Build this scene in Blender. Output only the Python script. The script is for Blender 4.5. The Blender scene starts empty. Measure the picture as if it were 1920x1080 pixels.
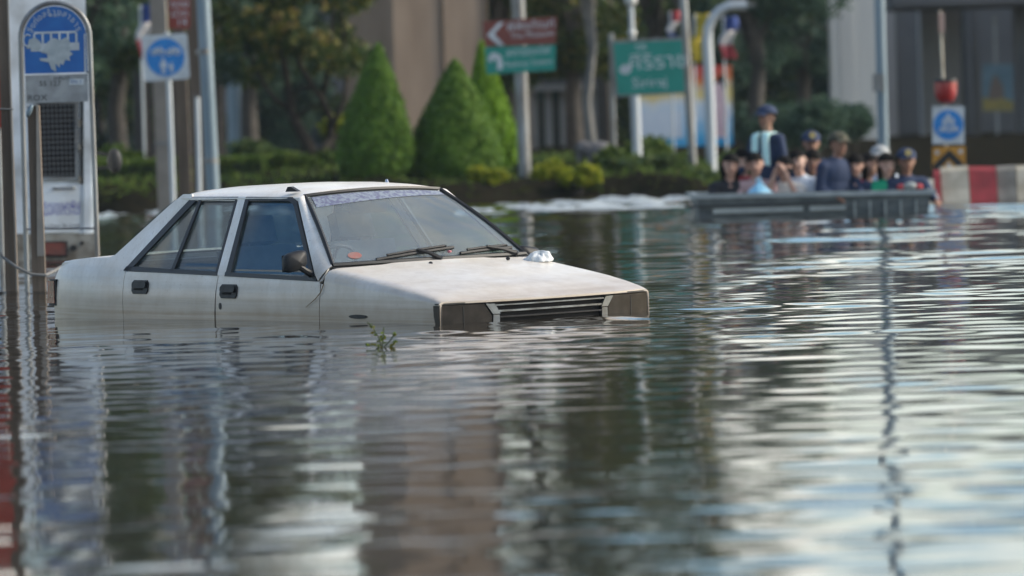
import bpy, bmesh, math, random
import numpy as np
from mathutils import Vector, Matrix, Euler
random.seed(7); rng = np.random.default_rng(7)
S = bpy.context.scene
COL = S.collection
R = math.radians

# ------------------------------------------------------------------ camera
FPX, CAM_H, PITCH, ROLL = 10442.2, 1.08842, -0.0290, 0.02905
cd = bpy.data.cameras.new('camera'); cam = bpy.data.objects.new('camera', cd); COL.objects.link(cam)
cd.sensor_width = 36; cd.lens = FPX / 1920 * 36; cd.clip_start = 0.5; cd.clip_end = 3000
cam.matrix_world = Matrix.Translation((0, 0, CAM_H)) @ Matrix.Rotation(math.pi/2 + PITCH, 4, 'X') @ Matrix.Rotation(-ROLL, 4, 'Z')
cd.dof.use_dof = True; cd.dof.focus_distance = 32.6; cd.dof.aperture_fstop = 3.0; cd.dof.aperture_blades = 0
S.camera = cam
# ------------------------------------------------------------------ sky, sun, exposure
SUN_EL, SUN_AZ = R(32), R(84)            # azimuth measured from +Y (view direction) towards +X (right)
w = bpy.data.worlds.new('World'); S.world = w; w.use_nodes = True
nt = w.node_tree; bg = nt.nodes['Background']
sky = nt.nodes.new('ShaderNodeTexSky'); sky.sky_type = 'NISHITA'; sky.sun_disc = False
sky.sun_elevation = SUN_EL; sky.sun_rotation = SUN_AZ; sky.air_density = 1.0; sky.dust_density = 1.6; sky.ozone_density = 2.0
hs = nt.nodes.new('ShaderNodeHueSaturation'); hs.inputs['Saturation'].default_value = 1.35
nt.links.new(sky.outputs[0], hs.inputs['Color'])
# broken cloud all over the sky: brighter, whiter than the blue between
tcw = nt.nodes.new('ShaderNodeTexCoord'); mpw = nt.nodes.new('ShaderNodeMapping'); mpw.inputs['Scale'].default_value = (1, 1, 2.2); nzw = nt.nodes.new('ShaderNodeTexNoise'); nzw.inputs['Scale'].default_value = 7; nzw.inputs['Detail'].default_value = 7; nzw.inputs['Roughness'].default_value = .55
rmw = nt.nodes.new('ShaderNodeMapRange'); rmw.inputs[1].default_value = .45; rmw.inputs[2].default_value = .63
bw = nt.nodes.new('ShaderNodeRGBToBW'); mlw = nt.nodes.new('ShaderNodeVectorMath'); mlw.operation = 'SCALE'; mlw.inputs[0].default_value = (1.95, 1.88, 1.70)
mxw = nt.nodes.new('ShaderNodeMix'); mxw.data_type = 'RGBA'
nt.links.new(tcw.outputs['Generated'], mpw.inputs[0]); nt.links.new(mpw.outputs[0], nzw.inputs['Vector']); nt.links.new(nzw.outputs['Fac'], rmw.inputs[0]); nt.links.new(sky.outputs[0], bw.inputs[0]); nt.links.new(bw.outputs[0], mlw.inputs['Scale'])
nt.links.new(rmw.outputs[0], mxw.inputs[0]); nt.links.new(hs.outputs[0], mxw.inputs[6]); nt.links.new(mlw.outputs[0], mxw.inputs[7]); nt.links.new(mxw.outputs[2], bg.inputs[0])
bg.inputs[1].default_value = 0.095
sl = bpy.data.lights.new('sun', 'SUN'); sun = bpy.data.objects.new('sun', sl); COL.objects.link(sun)
sl.energy = 1.5; sl.angle = R(18); sl.color = (1, .90, .74)
sd = Vector((math.sin(SUN_AZ)*math.cos(SUN_EL), math.cos(SUN_AZ)*math.cos(SUN_EL), math.sin(SUN_EL)))
sun.rotation_euler = sd.to_track_quat('Z', 'Y').to_euler()
S.view_settings.view_transform = 'Standard'; S.view_settings.look = 'None'; S.view_settings.gamma = 1
S.view_settings.exposure = 1.28
try: S.cycles.use_denoising = True; S.cycles.max_bounces = 8; S.cycles.transparent_max_bounces = 16
except Exception: pass

# ------------------------------------------------------------------ pixel <-> place
def ray(px, py):
    c, s = math.cos(ROLL), math.sin(ROLL); a, b = px-960, py-540
    X = a*c - b*s; Y = a*s + b*c
    c, s = math.cos(PITCH), math.sin(PITCH); vz = -Y/FPX
    return Vector((X/FPX, c - vz*s, s + vz*c))
def at(px, py, Y):
    d = ray(px, py); t = Y/d.y
    return Vector((d.x*t, Y, CAM_H + d.z*t))
def ppm(Y): return FPX/Y

# ------------------------------------------------------------------ materials
def mat(name, col, rough=.6, metal=0, col2=None, scale=5, detail=4, lo=.35, hi=.65, bump=0, bscale=None, spec=None, coat=0, stretch=None, coord='Object', trans=None):
    m = bpy.data.materials.new(name); m.use_nodes = True; t = m.node_tree; p = t.nodes['Principled BSDF']
    p.inputs['Base Color'].default_value = (*col, 1); p.inputs['Roughness'].default_value = rough; p.inputs['Metallic'].default_value = metal
    if spec is not None: p.inputs['Specular IOR Level'].default_value = spec
    if coat: p.inputs['Coat Weight'].default_value = coat; p.inputs['Coat Roughness'].default_value = .08
    tc = t.nodes.new('ShaderNodeTexCoord'); mp = t.nodes.new('ShaderNodeMapping')
    t.links.new(tc.outputs[coord], mp.inputs[0])
    if stretch: mp.inputs['Scale'].default_value = stretch
    if col2 is not None:
        n = t.nodes.new('ShaderNodeTexNoise'); n.inputs['Scale'].default_value = scale; n.inputs['Detail'].default_value = detail
        r = t.nodes.new('ShaderNodeValToRGB'); r.color_ramp.elements[0].position = lo; r.color_ramp.elements[1].position = hi
        r.color_ramp.elements[0].color = (*col, 1); r.color_ramp.elements[1].color = (*col2, 1)
        t.links.new(mp.outputs[0], n.inputs['Vector']); t.links.new(n.outputs['Fac'], r.inputs[0]); t.links.new(r.outputs[0], p.inputs['Base Color'])
    if bump:
        n2 = t.nodes.new('ShaderNodeTexNoise'); n2.inputs['Scale'].default_value = bscale or scale*4; n2.inputs['Detail'].default_value = 5
        b = t.nodes.new('ShaderNodeBump'); b.inputs['Strength'].default_value = bump; b.inputs['Distance'].default_value = .02
        t.links.new(mp.outputs[0], n2.inputs['Vector']); t.links.new(n2.outputs['Fac'], b.inputs['Height']); t.links.new(b.outputs[0], p.inputs['Normal'])
    return m
def leaf_mat(name, cols, transl=.35):
    m = bpy.data.materials.new(name); m.use_nodes = True; t = m.node_tree
    for n in list(t.nodes):
        if n.type == 'BSDF_PRINCIPLED': t.nodes.remove(n)
    out = t.nodes['Material Output']
    g = t.nodes.new('ShaderNodeNewGeometry'); r = t.nodes.new('ShaderNodeValToRGB')
    el = r.color_ramp.elements
    for i, c in enumerate(cols):
        e = el[i] if i < 2 else el.new(1)
        e.color = (*c, 1)
    for i in range(len(cols)): el[i].position = i/(len(cols)-1)
    for i, c in enumerate(cols): el[i].color = (*c, 1)
    d = t.nodes.new('ShaderNodeBsdfPrincipled'); d.inputs['Roughness'].default_value = .55; d.inputs['Specular IOR Level'].default_value = .12
    tr = t.nodes.new('ShaderNodeBsdfTranslucent'); mx = t.nodes.new('ShaderNodeMixShader'); mx.inputs[0].default_value = transl
    t.links.new(g.outputs['Random Per Island'], r.inputs[0])
    t.links.new(r.outputs[0], d.inputs['Base Color']); t.links.new(r.outputs[0], tr.inputs[0])
    t.links.new(d.outputs[0], mx.inputs[1]); t.links.new(tr.outputs[0], mx.inputs[2]); t.links.new(mx.outputs[0], out.inputs[0])
    return m
def glass_mat(name, tint, haze, hazecol, rough=.02):
    """thin pane: tinted see-through, fresnel gloss, a film of dust/condensation that scatters"""
    m = bpy.data.materials.new(name); m.use_nodes = True; t = m.node_tree; t.nodes.remove(t.nodes['Principled BSDF']); out = t.nodes['Material Output']
    tp = t.nodes.new('ShaderNodeBsdfTransparent'); tp.inputs[0].default_value = (*tint, 1)
    gl = t.nodes.new('ShaderNodeBsdfGlossy'); gl.inputs['Roughness'].default_value = rough
    df = t.nodes.new('ShaderNodeBsdfDiffuse'); df.inputs[0].default_value = (*hazecol, 1)
    n = t.nodes.new('ShaderNodeTexNoise'); n.inputs['Scale'].default_value = 2.0; n.inputs['Detail'].default_value = 2
    tc = t.nodes.new('ShaderNodeTexCoord'); t.links.new(tc.outputs['Object'], n.inputs['Vector'])
    mr = t.nodes.new('ShaderNodeMapRange'); mr.inputs[1].default_value = .3; mr.inputs[2].default_value = .7; mr.inputs[3].default_value = haze*.9; mr.inputs[4].default_value = haze*1.12
    t.links.new(n.outputs['Fac'], mr.inputs[0])
    m1 = t.nodes.new('ShaderNodeMixShader'); t.links.new(mr.outputs[0], m1.inputs[0]); t.links.new(tp.outputs[0], m1.inputs[1]); t.links.new(df.outputs[0], m1.inputs[2])
    fr = t.nodes.new('ShaderNodeFresnel'); ge = t.nodes.new('ShaderNodeNewGeometry'); ma = t.nodes.new('ShaderNodeMath'); ma.operation = 'MULTIPLY_ADD'; ma.inputs[1].default_value = -.862; ma.inputs[2].default_value = 1.52; t.links.new(ge.outputs['Backfacing'], ma.inputs[0]); t.links.new(ma.outputs[0], fr.inputs[0])
    m2 = t.nodes.new('ShaderNodeMixShader'); t.links.new(fr.outputs[0], m2.inputs[0]); t.links.new(m1.outputs[0], m2.inputs[1]); t.links.new(gl.outputs[0], m2.inputs[2])
    t.links.new(m2.outputs[0], out.inputs[0]); return m

M = {}
M['black_rubber'] = mat('black_rubber', (.012, .013, .014), .5)
M['black_plastic'] = mat('black_plastic', (.014, .015, .017), .5, col2=(.028, .029, .031), scale=20, spec=.25)
M['slat_bright'] = mat('slat_bright', (.22, .25, .28), .35, .6, col2=(.12, .13, .14), scale=12)
M['slat'] = mat('slat', (.16, .18, .20), .3, .8, col2=(.08, .085, .09), scale=12)
M['chrome'] = mat('chrome', (.55, .57, .6), .22, 1, col2=(.3, .3, .3), scale=15)
M['dark_void'] = mat('dark_void', (.008, .008, .009), .9)
M['lamp_glass'] = mat('lamp_glass', (.020, .018, .0165), .25, col2=(.036, .032, .029), scale=14, spec=.12)
M['tail_red'] = mat('tail_red', (.16, .018, .012), .2, coat=.4, col2=(.08, .012, .01), scale=12)
M['trim_grey'] = mat('trim_grey', (.10, .105, .11), .7)
M['seat'] = mat('seat', (.06, .075, .085), .9, col2=(.09, .105, .115), scale=14)
M['concrete'] = mat('concrete', (.24, .22, .19), .9, col2=(.32, .29, .25), scale=3, bump=.3)
M['concrete_brown'] = mat('concrete_brown', (.25, .185, .135), .9, col2=(.33, .25, .185), scale=2.2, bump=.3, stretch=(1, 1, .25))
M['post_brown'] = mat('post_brown', (.085, .065, .048), .85, col2=(.15, .115, .085), scale=9, bump=.4, stretch=(1, 1, .12))
M['metal_grey'] = mat('metal_grey', (.25, .27, .28), .45, .55, col2=(.16, .15, .14), scale=6, stretch=(1, 1, .3))
M['metal_blue'] = mat('metal_blue', (.15, .21, .25), .5, .3, col2=(.22, .28, .32), scale=5, stretch=(1, 1, .15))
M['metal_pale'] = mat('metal_pale', (.42, .47, .5), .5, .2, col2=(.52, .55, .56), scale=5, stretch=(1, 1, .2))
M['sign_blue'] = mat('sign_blue', (.006, .10, .36), .45, col2=(.012, .135, .42), scale=6)
M['disc_blue'] = mat('disc_blue', (.004, .17, .50), .45, col2=(.01, .21, .55), scale=8)
M['sign_white'] = mat('sign_white', (.55, .6, .62), .5, col2=(.42, .46, .48), scale=7)
M['sign_grey'] = mat('sign_grey', (.34, .36, .36), .65, col2=(.24, .25, .25), scale=9)
M['sign_green'] = mat('sign_green', (.0, .21, .165), .45, col2=(.004, .24, .19), scale=5)
M['sign_brown'] = mat('sign_brown', (.15, .032, .022), .5, col2=(.19, .045, .03), scale=5)
M['sign_red'] = mat('sign_red', (.26, .035, .02), .5, col2=(.20, .028, .018), scale=6)
M['ink'] = mat('ink', (.05, .05, .055), .7)
M['ink_blue'] = mat('ink_blue', (.05, .12, .32), .6)
M['ink_purple'] = mat('ink_purple', (.10, .09, .36), .6)
M['paper'] = mat('paper', (.42, .47, .48), .8, col2=(.32, .37, .39), scale=18)
M['van_white'] = mat('van_white', (.72, .77, .80), .45, col2=(.26, .26, .24), scale=2.6, lo=.42, hi=.8, coat=.2)
M['van_dirty'] = mat('van_dirty', (.30, .29, .25), .7, col2=(.12, .10, .075), scale=7)
M['rope'] = mat('rope', (.16, .16, .155), .9)
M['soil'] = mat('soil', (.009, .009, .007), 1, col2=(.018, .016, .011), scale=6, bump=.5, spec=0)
M['grass_ground'] = mat('grass_ground', (.03, .05, .015), 1, col2=(.055, .075, .02), scale=3, bump=.4)
M['bark'] = mat('bark', (.045, .04, .035), .95, col2=(.08, .07, .06), scale=7, bump=.5)
M['bark_dark'] = mat('bark_dark', (.02, .017, .014), .95, col2=(.042, .036, .03), scale=7, bump=.5, spec=.1)
M['bark_pale'] = mat('bark_pale', (.12, .12, .115), .95, col2=(.2, .19, .17), scale=7, bump=.5)
M['skin_a'] = mat('skin_a', (.46, .27, .20), .6); M['skin_b'] = mat('skin_b', (.28, .15, .10), .6); M['skin_c'] = mat('skin_c', (.56, .36, .28), .6)
M['hair'] = mat('hair', (.010, .009, .009), .8, spec=.1)
M['lip'] = mat('lip', (.20, .06, .05), .5); M['eye'] = mat('eye', (.02, .017, .015), .3)
M['navy'] = mat('navy', (.012, .025, .065), .85, col2=(.02, .038, .09), scale=9)
M['black_cloth'] = mat('black_cloth', (.012, .014, .02), .9)
M['pink_cloth'] = mat('pink_cloth', (.48, .33, .33), .9, col2=(.40, .27, .27), scale=25)
M['white_cloth'] = mat('white_cloth', (.78, .74, .66), .9, col2=(.66, .62, .55), scale=10)
M['blue_white_cloth'] = mat('blue_white_cloth', (.66, .74, .82), .9, col2=(.56, .65, .76), scale=10)
M['green_cloth'] = mat('green_cloth', (.0, .25, .13), .9, col2=(.01, .30, .16), scale=10)
M['brown_cloth'] = mat('brown_cloth', (.17, .085, .06), .9)
M['towel'] = mat('towel', (.52, .80, .78), .95, col2=(.62, .86, .83), scale=12)
M['bag_blue'] = mat('bag_blue', (.22, .52, .74), .5, col2=(.32, .62, .80), scale=10)
M['badge'] = mat('badge', (.52, .40, .14), .5)
M['camo'] = mat('camo', (.03, .035, .022), .9, col2=(.10, .09, .06), scale=28, lo=.45, hi=.55)
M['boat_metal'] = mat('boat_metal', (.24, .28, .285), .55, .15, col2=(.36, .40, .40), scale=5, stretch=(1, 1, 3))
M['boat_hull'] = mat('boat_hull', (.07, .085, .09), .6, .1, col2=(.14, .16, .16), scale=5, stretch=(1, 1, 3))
M['boat_dark'] = mat('boat_dark', (.03, .035, .038), .7)
M['boat_pale'] = mat('boat_pale', (.36, .40, .38), .6, col2=(.26, .29, .28), scale=6)
M['barrier_white'] = mat('barrier_white', (.56, .52, .42), .8, col2=(.38, .34, .26), scale=5, bump=.2)
M['barrier_red'] = mat('barrier_red', (.36, .035, .045), .7, col2=(.25, .03, .035), scale=5, bump=.2)
M['barrier_grey'] = mat('barrier_grey', (.24, .23, .20), .85, col2=(.16, .15, .13), scale=6)
M['yellow_board'] = mat('yellow_board', (.50, .24, .02), .5, col2=(.42, .19, .015), scale=6)
M['lamp_red'] = mat('lamp_red', (.30, .012, .012), .4, coat=.3)
M['flag_red'] = mat('flag_red', (.42, .06, .07), .85); M['flag_white'] = mat('flag_white', (.55, .52, .5), .85); M['flag_blue'] = mat('flag_blue', (.03, .06, .22), .85)
M['flag_yellow'] = mat('flag_yellow', (.45, .34, .03), .85)
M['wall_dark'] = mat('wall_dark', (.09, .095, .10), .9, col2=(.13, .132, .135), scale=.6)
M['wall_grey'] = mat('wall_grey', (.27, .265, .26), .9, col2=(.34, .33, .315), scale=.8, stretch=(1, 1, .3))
M['wall_teal'] = mat('wall_teal', (.05, .085, .088), .9, col2=(.07, .11, .11), scale=1)
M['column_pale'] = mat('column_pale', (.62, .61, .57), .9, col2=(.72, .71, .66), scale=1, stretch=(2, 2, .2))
M['pane_dark'] = mat('pane_dark', (.02, .03, .034), .12)
M['globe'] = mat('globe', (.66, .66, .62), .4)
M['statue_grey'] = mat('statue_grey', (.085, .085, .09), .9, col2=(.14, .135, .14), scale=6, bump=.3)
M['plastic_bag'] = mat('plastic_bag', (.78, .80, .79), .75, col2=(.62, .64, .64), scale=18, bump=.15, bscale=40, spec=.2)
M['petal'] = mat('petal', (.55, .2, .22), .7)
M['straw'] = mat('straw', (.22, .14, .06), .9)
M['red_paint'] = mat('red_paint', (.36, .03, .012), .5, col2=(.26, .022, .01), scale=4)

# car paint: off-white with flood grime (blotches) and silt up from the water, strengthened as painted shade on the sides
def car_paint():
    m = bpy.data.materials.new('car_paint'); m.use_nodes = True; t = m.node_tree; p = t.nodes['Principled BSDF']; L = t.links.new
    p.inputs['Roughness'].default_value = .38; p.inputs['Coat Weight'].default_value = .35; p.inputs['Coat Roughness'].default_value = .12
    tc = t.nodes.new('ShaderNodeTexCoord'); sx = t.nodes.new('ShaderNodeSeparateXYZ'); L(tc.outputs['Object'], sx.inputs[0])
    n1 = t.nodes.new('ShaderNodeTexNoise'); n1.inputs['Scale'].default_value = 3.2; n1.inputs['Detail'].default_value = 8; n1.inputs['Roughness'].default_value = .65; L(tc.outputs['Object'], n1.inputs['Vector'])
    r1 = t.nodes.new('ShaderNodeValToRGB'); e = r1.color_ramp.elements; e[0].position = .40; e[1].position = .78
    e[0].color = (.82, .795, .74, 1); e[1].color = (.64, .575, .47, 1); L(n1.outputs['Fac'], r1.inputs[0])
    # silt plus painted side shade: stronger towards the water line, broken up by noise
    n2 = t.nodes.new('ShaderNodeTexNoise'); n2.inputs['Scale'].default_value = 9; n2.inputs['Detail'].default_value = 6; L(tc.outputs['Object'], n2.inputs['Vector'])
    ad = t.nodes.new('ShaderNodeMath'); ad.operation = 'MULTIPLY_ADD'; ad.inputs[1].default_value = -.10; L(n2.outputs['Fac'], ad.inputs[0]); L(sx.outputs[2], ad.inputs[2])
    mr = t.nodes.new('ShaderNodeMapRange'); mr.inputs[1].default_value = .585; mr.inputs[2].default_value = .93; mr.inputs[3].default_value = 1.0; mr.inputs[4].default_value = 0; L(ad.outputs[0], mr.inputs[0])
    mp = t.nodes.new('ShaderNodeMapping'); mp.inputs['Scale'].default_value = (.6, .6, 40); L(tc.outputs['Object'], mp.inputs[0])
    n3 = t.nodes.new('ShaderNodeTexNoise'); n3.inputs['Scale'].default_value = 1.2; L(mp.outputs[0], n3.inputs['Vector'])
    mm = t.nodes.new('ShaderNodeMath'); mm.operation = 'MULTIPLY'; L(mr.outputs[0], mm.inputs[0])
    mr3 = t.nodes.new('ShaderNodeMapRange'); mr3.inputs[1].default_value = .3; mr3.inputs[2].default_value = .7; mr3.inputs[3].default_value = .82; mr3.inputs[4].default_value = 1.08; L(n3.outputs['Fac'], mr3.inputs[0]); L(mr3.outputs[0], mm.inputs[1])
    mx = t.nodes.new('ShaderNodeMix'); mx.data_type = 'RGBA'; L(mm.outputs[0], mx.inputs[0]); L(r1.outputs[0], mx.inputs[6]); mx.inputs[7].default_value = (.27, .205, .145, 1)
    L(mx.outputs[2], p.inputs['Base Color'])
    mp4 = t.nodes.new('ShaderNodeMapping'); mp4.inputs['Scale'].default_value = (22, 22, 1.4); L(tc.outputs['Object'], mp4.inputs[0])
    n4 = t.nodes.new('ShaderNodeTexNoise'); n4.inputs['Scale'].default_value = 1.0; n4.inputs['Detail'].default_value = 5; L(mp4.outputs[0], n4.inputs['Vector'])
    mr4 = t.nodes.new('ShaderNodeMapRange'); mr4.inputs[1].default_value = .50; mr4.inputs[2].default_value = .78; mr4.inputs[3].default_value = 0; mr4.inputs[4].default_value = .22; L(n4.outputs['Fac'], mr4.inputs[0])
    n5 = t.nodes.new('ShaderNodeTexNoise'); n5.inputs['Scale'].default_value = 60; n5.inputs['Detail'].default_value = 3; L(tc.outputs['Object'], n5.inputs['Vector'])
    mr5 = t.nodes.new('ShaderNodeMapRange'); mr5.inputs[1].default_value = .62; mr5.inputs[2].default_value = .72; mr5.inputs[3].default_value = 0; mr5.inputs[4].default_value = .4; L(n5.outputs['Fac'], mr5.inputs[0])
    mxx = t.nodes.new('ShaderNodeMath'); mxx.operation = 'MAXIMUM'; L(mr4.outputs[0], mxx.inputs[0]); L(mr5.outputs[0], mxx.inputs[1])
    mx2 = t.nodes.new('ShaderNodeMix'); mx2.data_type = 'RGBA'; L(mxx.outputs[0], mx2.inputs[0]); L(mx.outputs[2], mx2.inputs[6]); mx2.inputs[7].default_value = (.33, .26, .185, 1); L(mx2.outputs[2], p.inputs['Base Color'])
    rr = t.nodes.new('ShaderNodeMapRange'); rr.inputs[3].default_value = .25; rr.inputs[4].default_value = .6; L(n1.outputs['Fac'], rr.inputs[0]); L(rr.outputs[0], p.inputs['Roughness'])
    return m
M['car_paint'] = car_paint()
M['windscreen'] = glass_mat('windscreen', (.82, .90, .93), .19, (.58, .67, .72), .06)
M['side_glass'] = glass_mat('side_glass', (.72, .79, .81), .05, (.38, .46, .50), .03)
M['sun_strip'] = mat('sun_strip', (.22, .26, .31), .6, col2=(.11, .12, .20), scale=42, detail=4, lo=.42, hi=.6, stretch=(1, 1, .8))

# ------------------------------------------------------------------ mesh helpers
class MB:
    def __init__(s): s.v = []; s.f = []
    def add(s, vs, fs):
        o = len(s.v); s.v += [tuple(v) for v in vs]; s.f += [tuple(i+o for i in f) for f in fs]; return s
    def box(s, c, d, rot=None):
        x, y, z = d[0]/2, d[1]/2, d[2]/2
        vs = [Vector((a*x, b*y, e*z)) for a in (-1, 1) for b in (-1, 1) for e in (-1, 1)]
        if rot: m = Euler(rot).to_matrix(); vs = [m @ v for v in vs]
        c = Vector(c)
        return s.add([v+c for v in vs], [(0, 1, 3, 2), (4, 6, 7, 5), (0, 4, 5, 1), (2, 3, 7, 6), (0, 2, 6, 4), (1, 5, 7, 3)])
    def prism(s, pts, y0, y1):
        """polygon given as (x,z), extruded from y0 (front) to y1"""
        n = len(pts); vs = [(x, y0, z) for x, z in pts] + [(x, y1, z) for x, z in pts]
        fs = [tuple(range(n)), tuple(range(2*n-1, n-1, -1))] + [(i, i+n, (i+1) % n+n, (i+1) % n) for i in range(n)]
        return s.add(vs, fs)
    def tube(s, pts, r, n=8, cap=True):
        pts = [Vector(p) for p in pts]; k = len(pts); rs = r if isinstance(r, (list, tuple)) else [r]*k
        vs = []; u = None
        for i, p in enumerate(pts):
            d = (pts[min(i+1, k-1)]-pts[max(i-1, 0)]).normalized()
            if u is None: u = d.orthogonal().normalized()
            u = (u - d*u.dot(d)).normalized(); v = d.cross(u)
            vs += [p + (u*math.cos(2*math.pi*j/n)+v*math.sin(2*math.pi*j/n))*rs[i] for j in range(n)]
        fs = [(i*n+j, i*n+(j+1) % n, (i+1)*n+(j+1) % n, (i+1)*n+j) for i in range(k-1) for j in range(n)]
        if cap: fs += [tuple(range(n-1, -1, -1)), tuple(range((k-1)*n, k*n))]
        return s.add(vs, fs)
    def ell(s, c, r, nu=12, nv=8, rot=None):
        c = Vector(c); r = r if hasattr(r, '__len__') else (r, r, r); m = Euler(rot).to_matrix() if rot else None
        vs = []
        def P(v): return (m @ v if m else v) + c
        vs.append(P(Vector((0, 0, r[2]))))
        for i in range(1, nv):
            th = math.pi*i/nv
            for j in range(nu):
                ph = 2*math.pi*j/nu
                vs.append(P(Vector((r[0]*math.sin(th)*math.cos(ph), r[1]*math.sin(th)*math.sin(ph), r[2]*math.cos(th)))))
        vs.append(P(Vector((0, 0, -r[2]))))
        fs = [(0, 1+j, 1+(j+1) % nu) for j in range(nu)]
        for i in range(nv-2):
            for j in range(nu):
                a = 1+i*nu+j; b = 1+i*nu+(j+1) % nu; fs.append((a, a+nu, b+nu, b))
        e = len(vs)-1; o = 1+(nv-2)*nu
        fs += [(o+j, e, o+(j+1) % nu) for j in range(nu)]
        return s.add(vs, fs)
    def cap(s, a, b, ra, rb, n=10):
        """closed tapered capsule"""
        a, b = Vector(a), Vector(b); d = (b-a); L = d.length or 1e-6; d = d/L
        pts, rs = [], []
        for t in (-.98, -.8, -.5, 0): pts.append(a + d*ra*t); rs.append(ra*math.sqrt(max(1-t*t, .0004)))
        for t in (0, .5, .8, .98): pts.append(b + d*rb*t); rs.append(rb*math.sqrt(max(1-t*t, .0004)))
        return s.tube(pts, rs, n)
    def grid(s, fn, nu, nv):
        vs = [fn(i/(nu-1), j/(nv-1)) for i in range(nu) for j in range(nv)]
        return s.add(vs, [(i*nv+j, (i+1)*nv+j, (i+1)*nv+j+1, i*nv+j+1) for i in range(nu-1) for j in range(nv-1)])
    def slab(s, fn, nu, nv, off):
        """grid with thickness: fn gives the outer face, off the vector to the inner one"""
        o = Vector(off); a = [Vector(fn(i/(nu-1), j/(nv-1))) for i in range(nu) for j in range(nv)]; n = nu*nv
        fs = [(i*nv+j, (i+1)*nv+j, (i+1)*nv+j+1, i*nv+j+1) for i in range(nu-1) for j in range(nv-1)]
        fs += [tuple(k+n for k in reversed(f)) for f in fs]
        bd = [i*nv for i in range(nu)] + [(nu-1)*nv+j for j in range(1, nv)] + [i*nv+nv-1 for i in range(nu-2, -1, -1)] + [j for j in range(nv-2, 0, -1)]
        fs += [(bd[k], bd[(k+1) % len(bd)], bd[(k+1) % len(bd)]+n, bd[k]+n) for k in range(len(bd))]
        return s.add(a + [v+o for v in a], fs)
    def build(s, name, m, parent=None, smooth=False, angle=35, fix=True):
        me = bpy.data.meshes.new(name); me.from_pydata(s.v, [], s.f)
        if fix:
            bm = bmesh.new(); bm.from_mesh(me); bmesh.ops.recalc_face_normals(bm, faces=bm.faces); bm.to_mesh(me); bm.free()
        return link(name, me, m, parent, smooth, angle)
def link(name, me, m, parent=None, smooth=False, angle=35):
    me.materials.append(M[m] if isinstance(m, str) else m)
    if smooth:
        me.polygons.foreach_set('use_smooth', [True]*len(me.polygons))
        if angle: me.set_sharp_from_angle(angle=R(angle))
    o = bpy.data.objects.new(name, me); COL.objects.link(o); o.parent = parent; return o
def tag(o, label, cat, group=None):
    o['label'] = label; o['category'] = cat
    if group: o['group'] = group
    return o
def thing(name, label, cat, loc=(0, 0, 0), rot=(0, 0, 0), group=None):
    o = bpy.data.objects.new(name, None); COL.objects.link(o); o.location = loc; o.rotation_euler = rot; o.empty_display_size = .2
    return tag(o, label, cat, group)
def structure(o): o['kind'] = 'structure'; return o
def lerp(a, b, t): return a + (b-a)*t
def interp(x, xs, ys): return float(np.interp(x, xs, ys))
def text_mb(body, size, y=0, extrude=.001, cx=0, cz=0, sx=1, ang=0):
    """flat lettering in the x-z plane (facing -y) as mesh data"""
    cu = bpy.data.curves.new('t', 'FONT'); cu.body = body; cu.size = size; cu.align_x = 'CENTER'; cu.align_y = 'CENTER'; cu.resolution_u = 2
    o = bpy.data.objects.new('t', cu); COL.objects.link(o)
    dg = bpy.context.evaluated_depsgraph_get(); me = bpy.data.meshes.new_from_object(o.evaluated_get(dg))
    b = MB(); c, s = math.cos(ang), math.sin(ang)
    vs = [v.co for v in me.vertices]
    b.add([(cx + v.x*sx*c - v.y*s, y, cz + v.x*sx*s + v.y*c) for v in vs], [tuple(p.vertices) for p in me.polygons])
    bpy.data.objects.remove(o); bpy.data.curves.remove(cu); bpy.data.meshes.remove(me)
    return b
def disc_pts(cx, cz, r, n=40, a0=0, a1=2*math.pi):
    return [(cx+r*math.cos(a0+(a1-a0)*i/n), cz+r*math.sin(a0+(a1-a0)*i/n)) for i in range(n)]

# ------------------------------------------------------------------ water: one sheet with real ripples
BX0, BX1, BY0, BY1 = 2.07, 4.66, 61.6, 63.5          # the boat's hull, the sheet is open inside it
def steps(a, b, d): return list(np.arange(a, b, d))
xs = steps(-3.1, 3.1, .05) + steps(3.1, 5, .075) + steps(5, 14, .14); xs = [-x for x in steps(3.1, 5, .075) + steps(5, 14, .14)] + xs
xs += [14, 17, 22, 30, 50, 100, 300]; xs += [-14, -17, -22, -30, -50, -100, -300]
yl = steps(10, 20, .032) + steps(20, 46, .048) + steps(46, 60, .10) + steps(60, 86, .065) + steps(86, 92, .1) + [92, 95, 100, 110, 130, 200, 400] + [-60, -20, 0, 4, 7]
xs = np.array(sorted(set(np.round(xs, 4)) | {BX0+.02, BX1-.02})); yl = np.array(sorted(set(np.round(yl, 4)) | {BY0+.02, BY1-.02}))
GX, GY = np.meshgrid(xs, yl)
Z = np.zeros_like(GX)
wr = np.random.default_rng(21)
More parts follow.
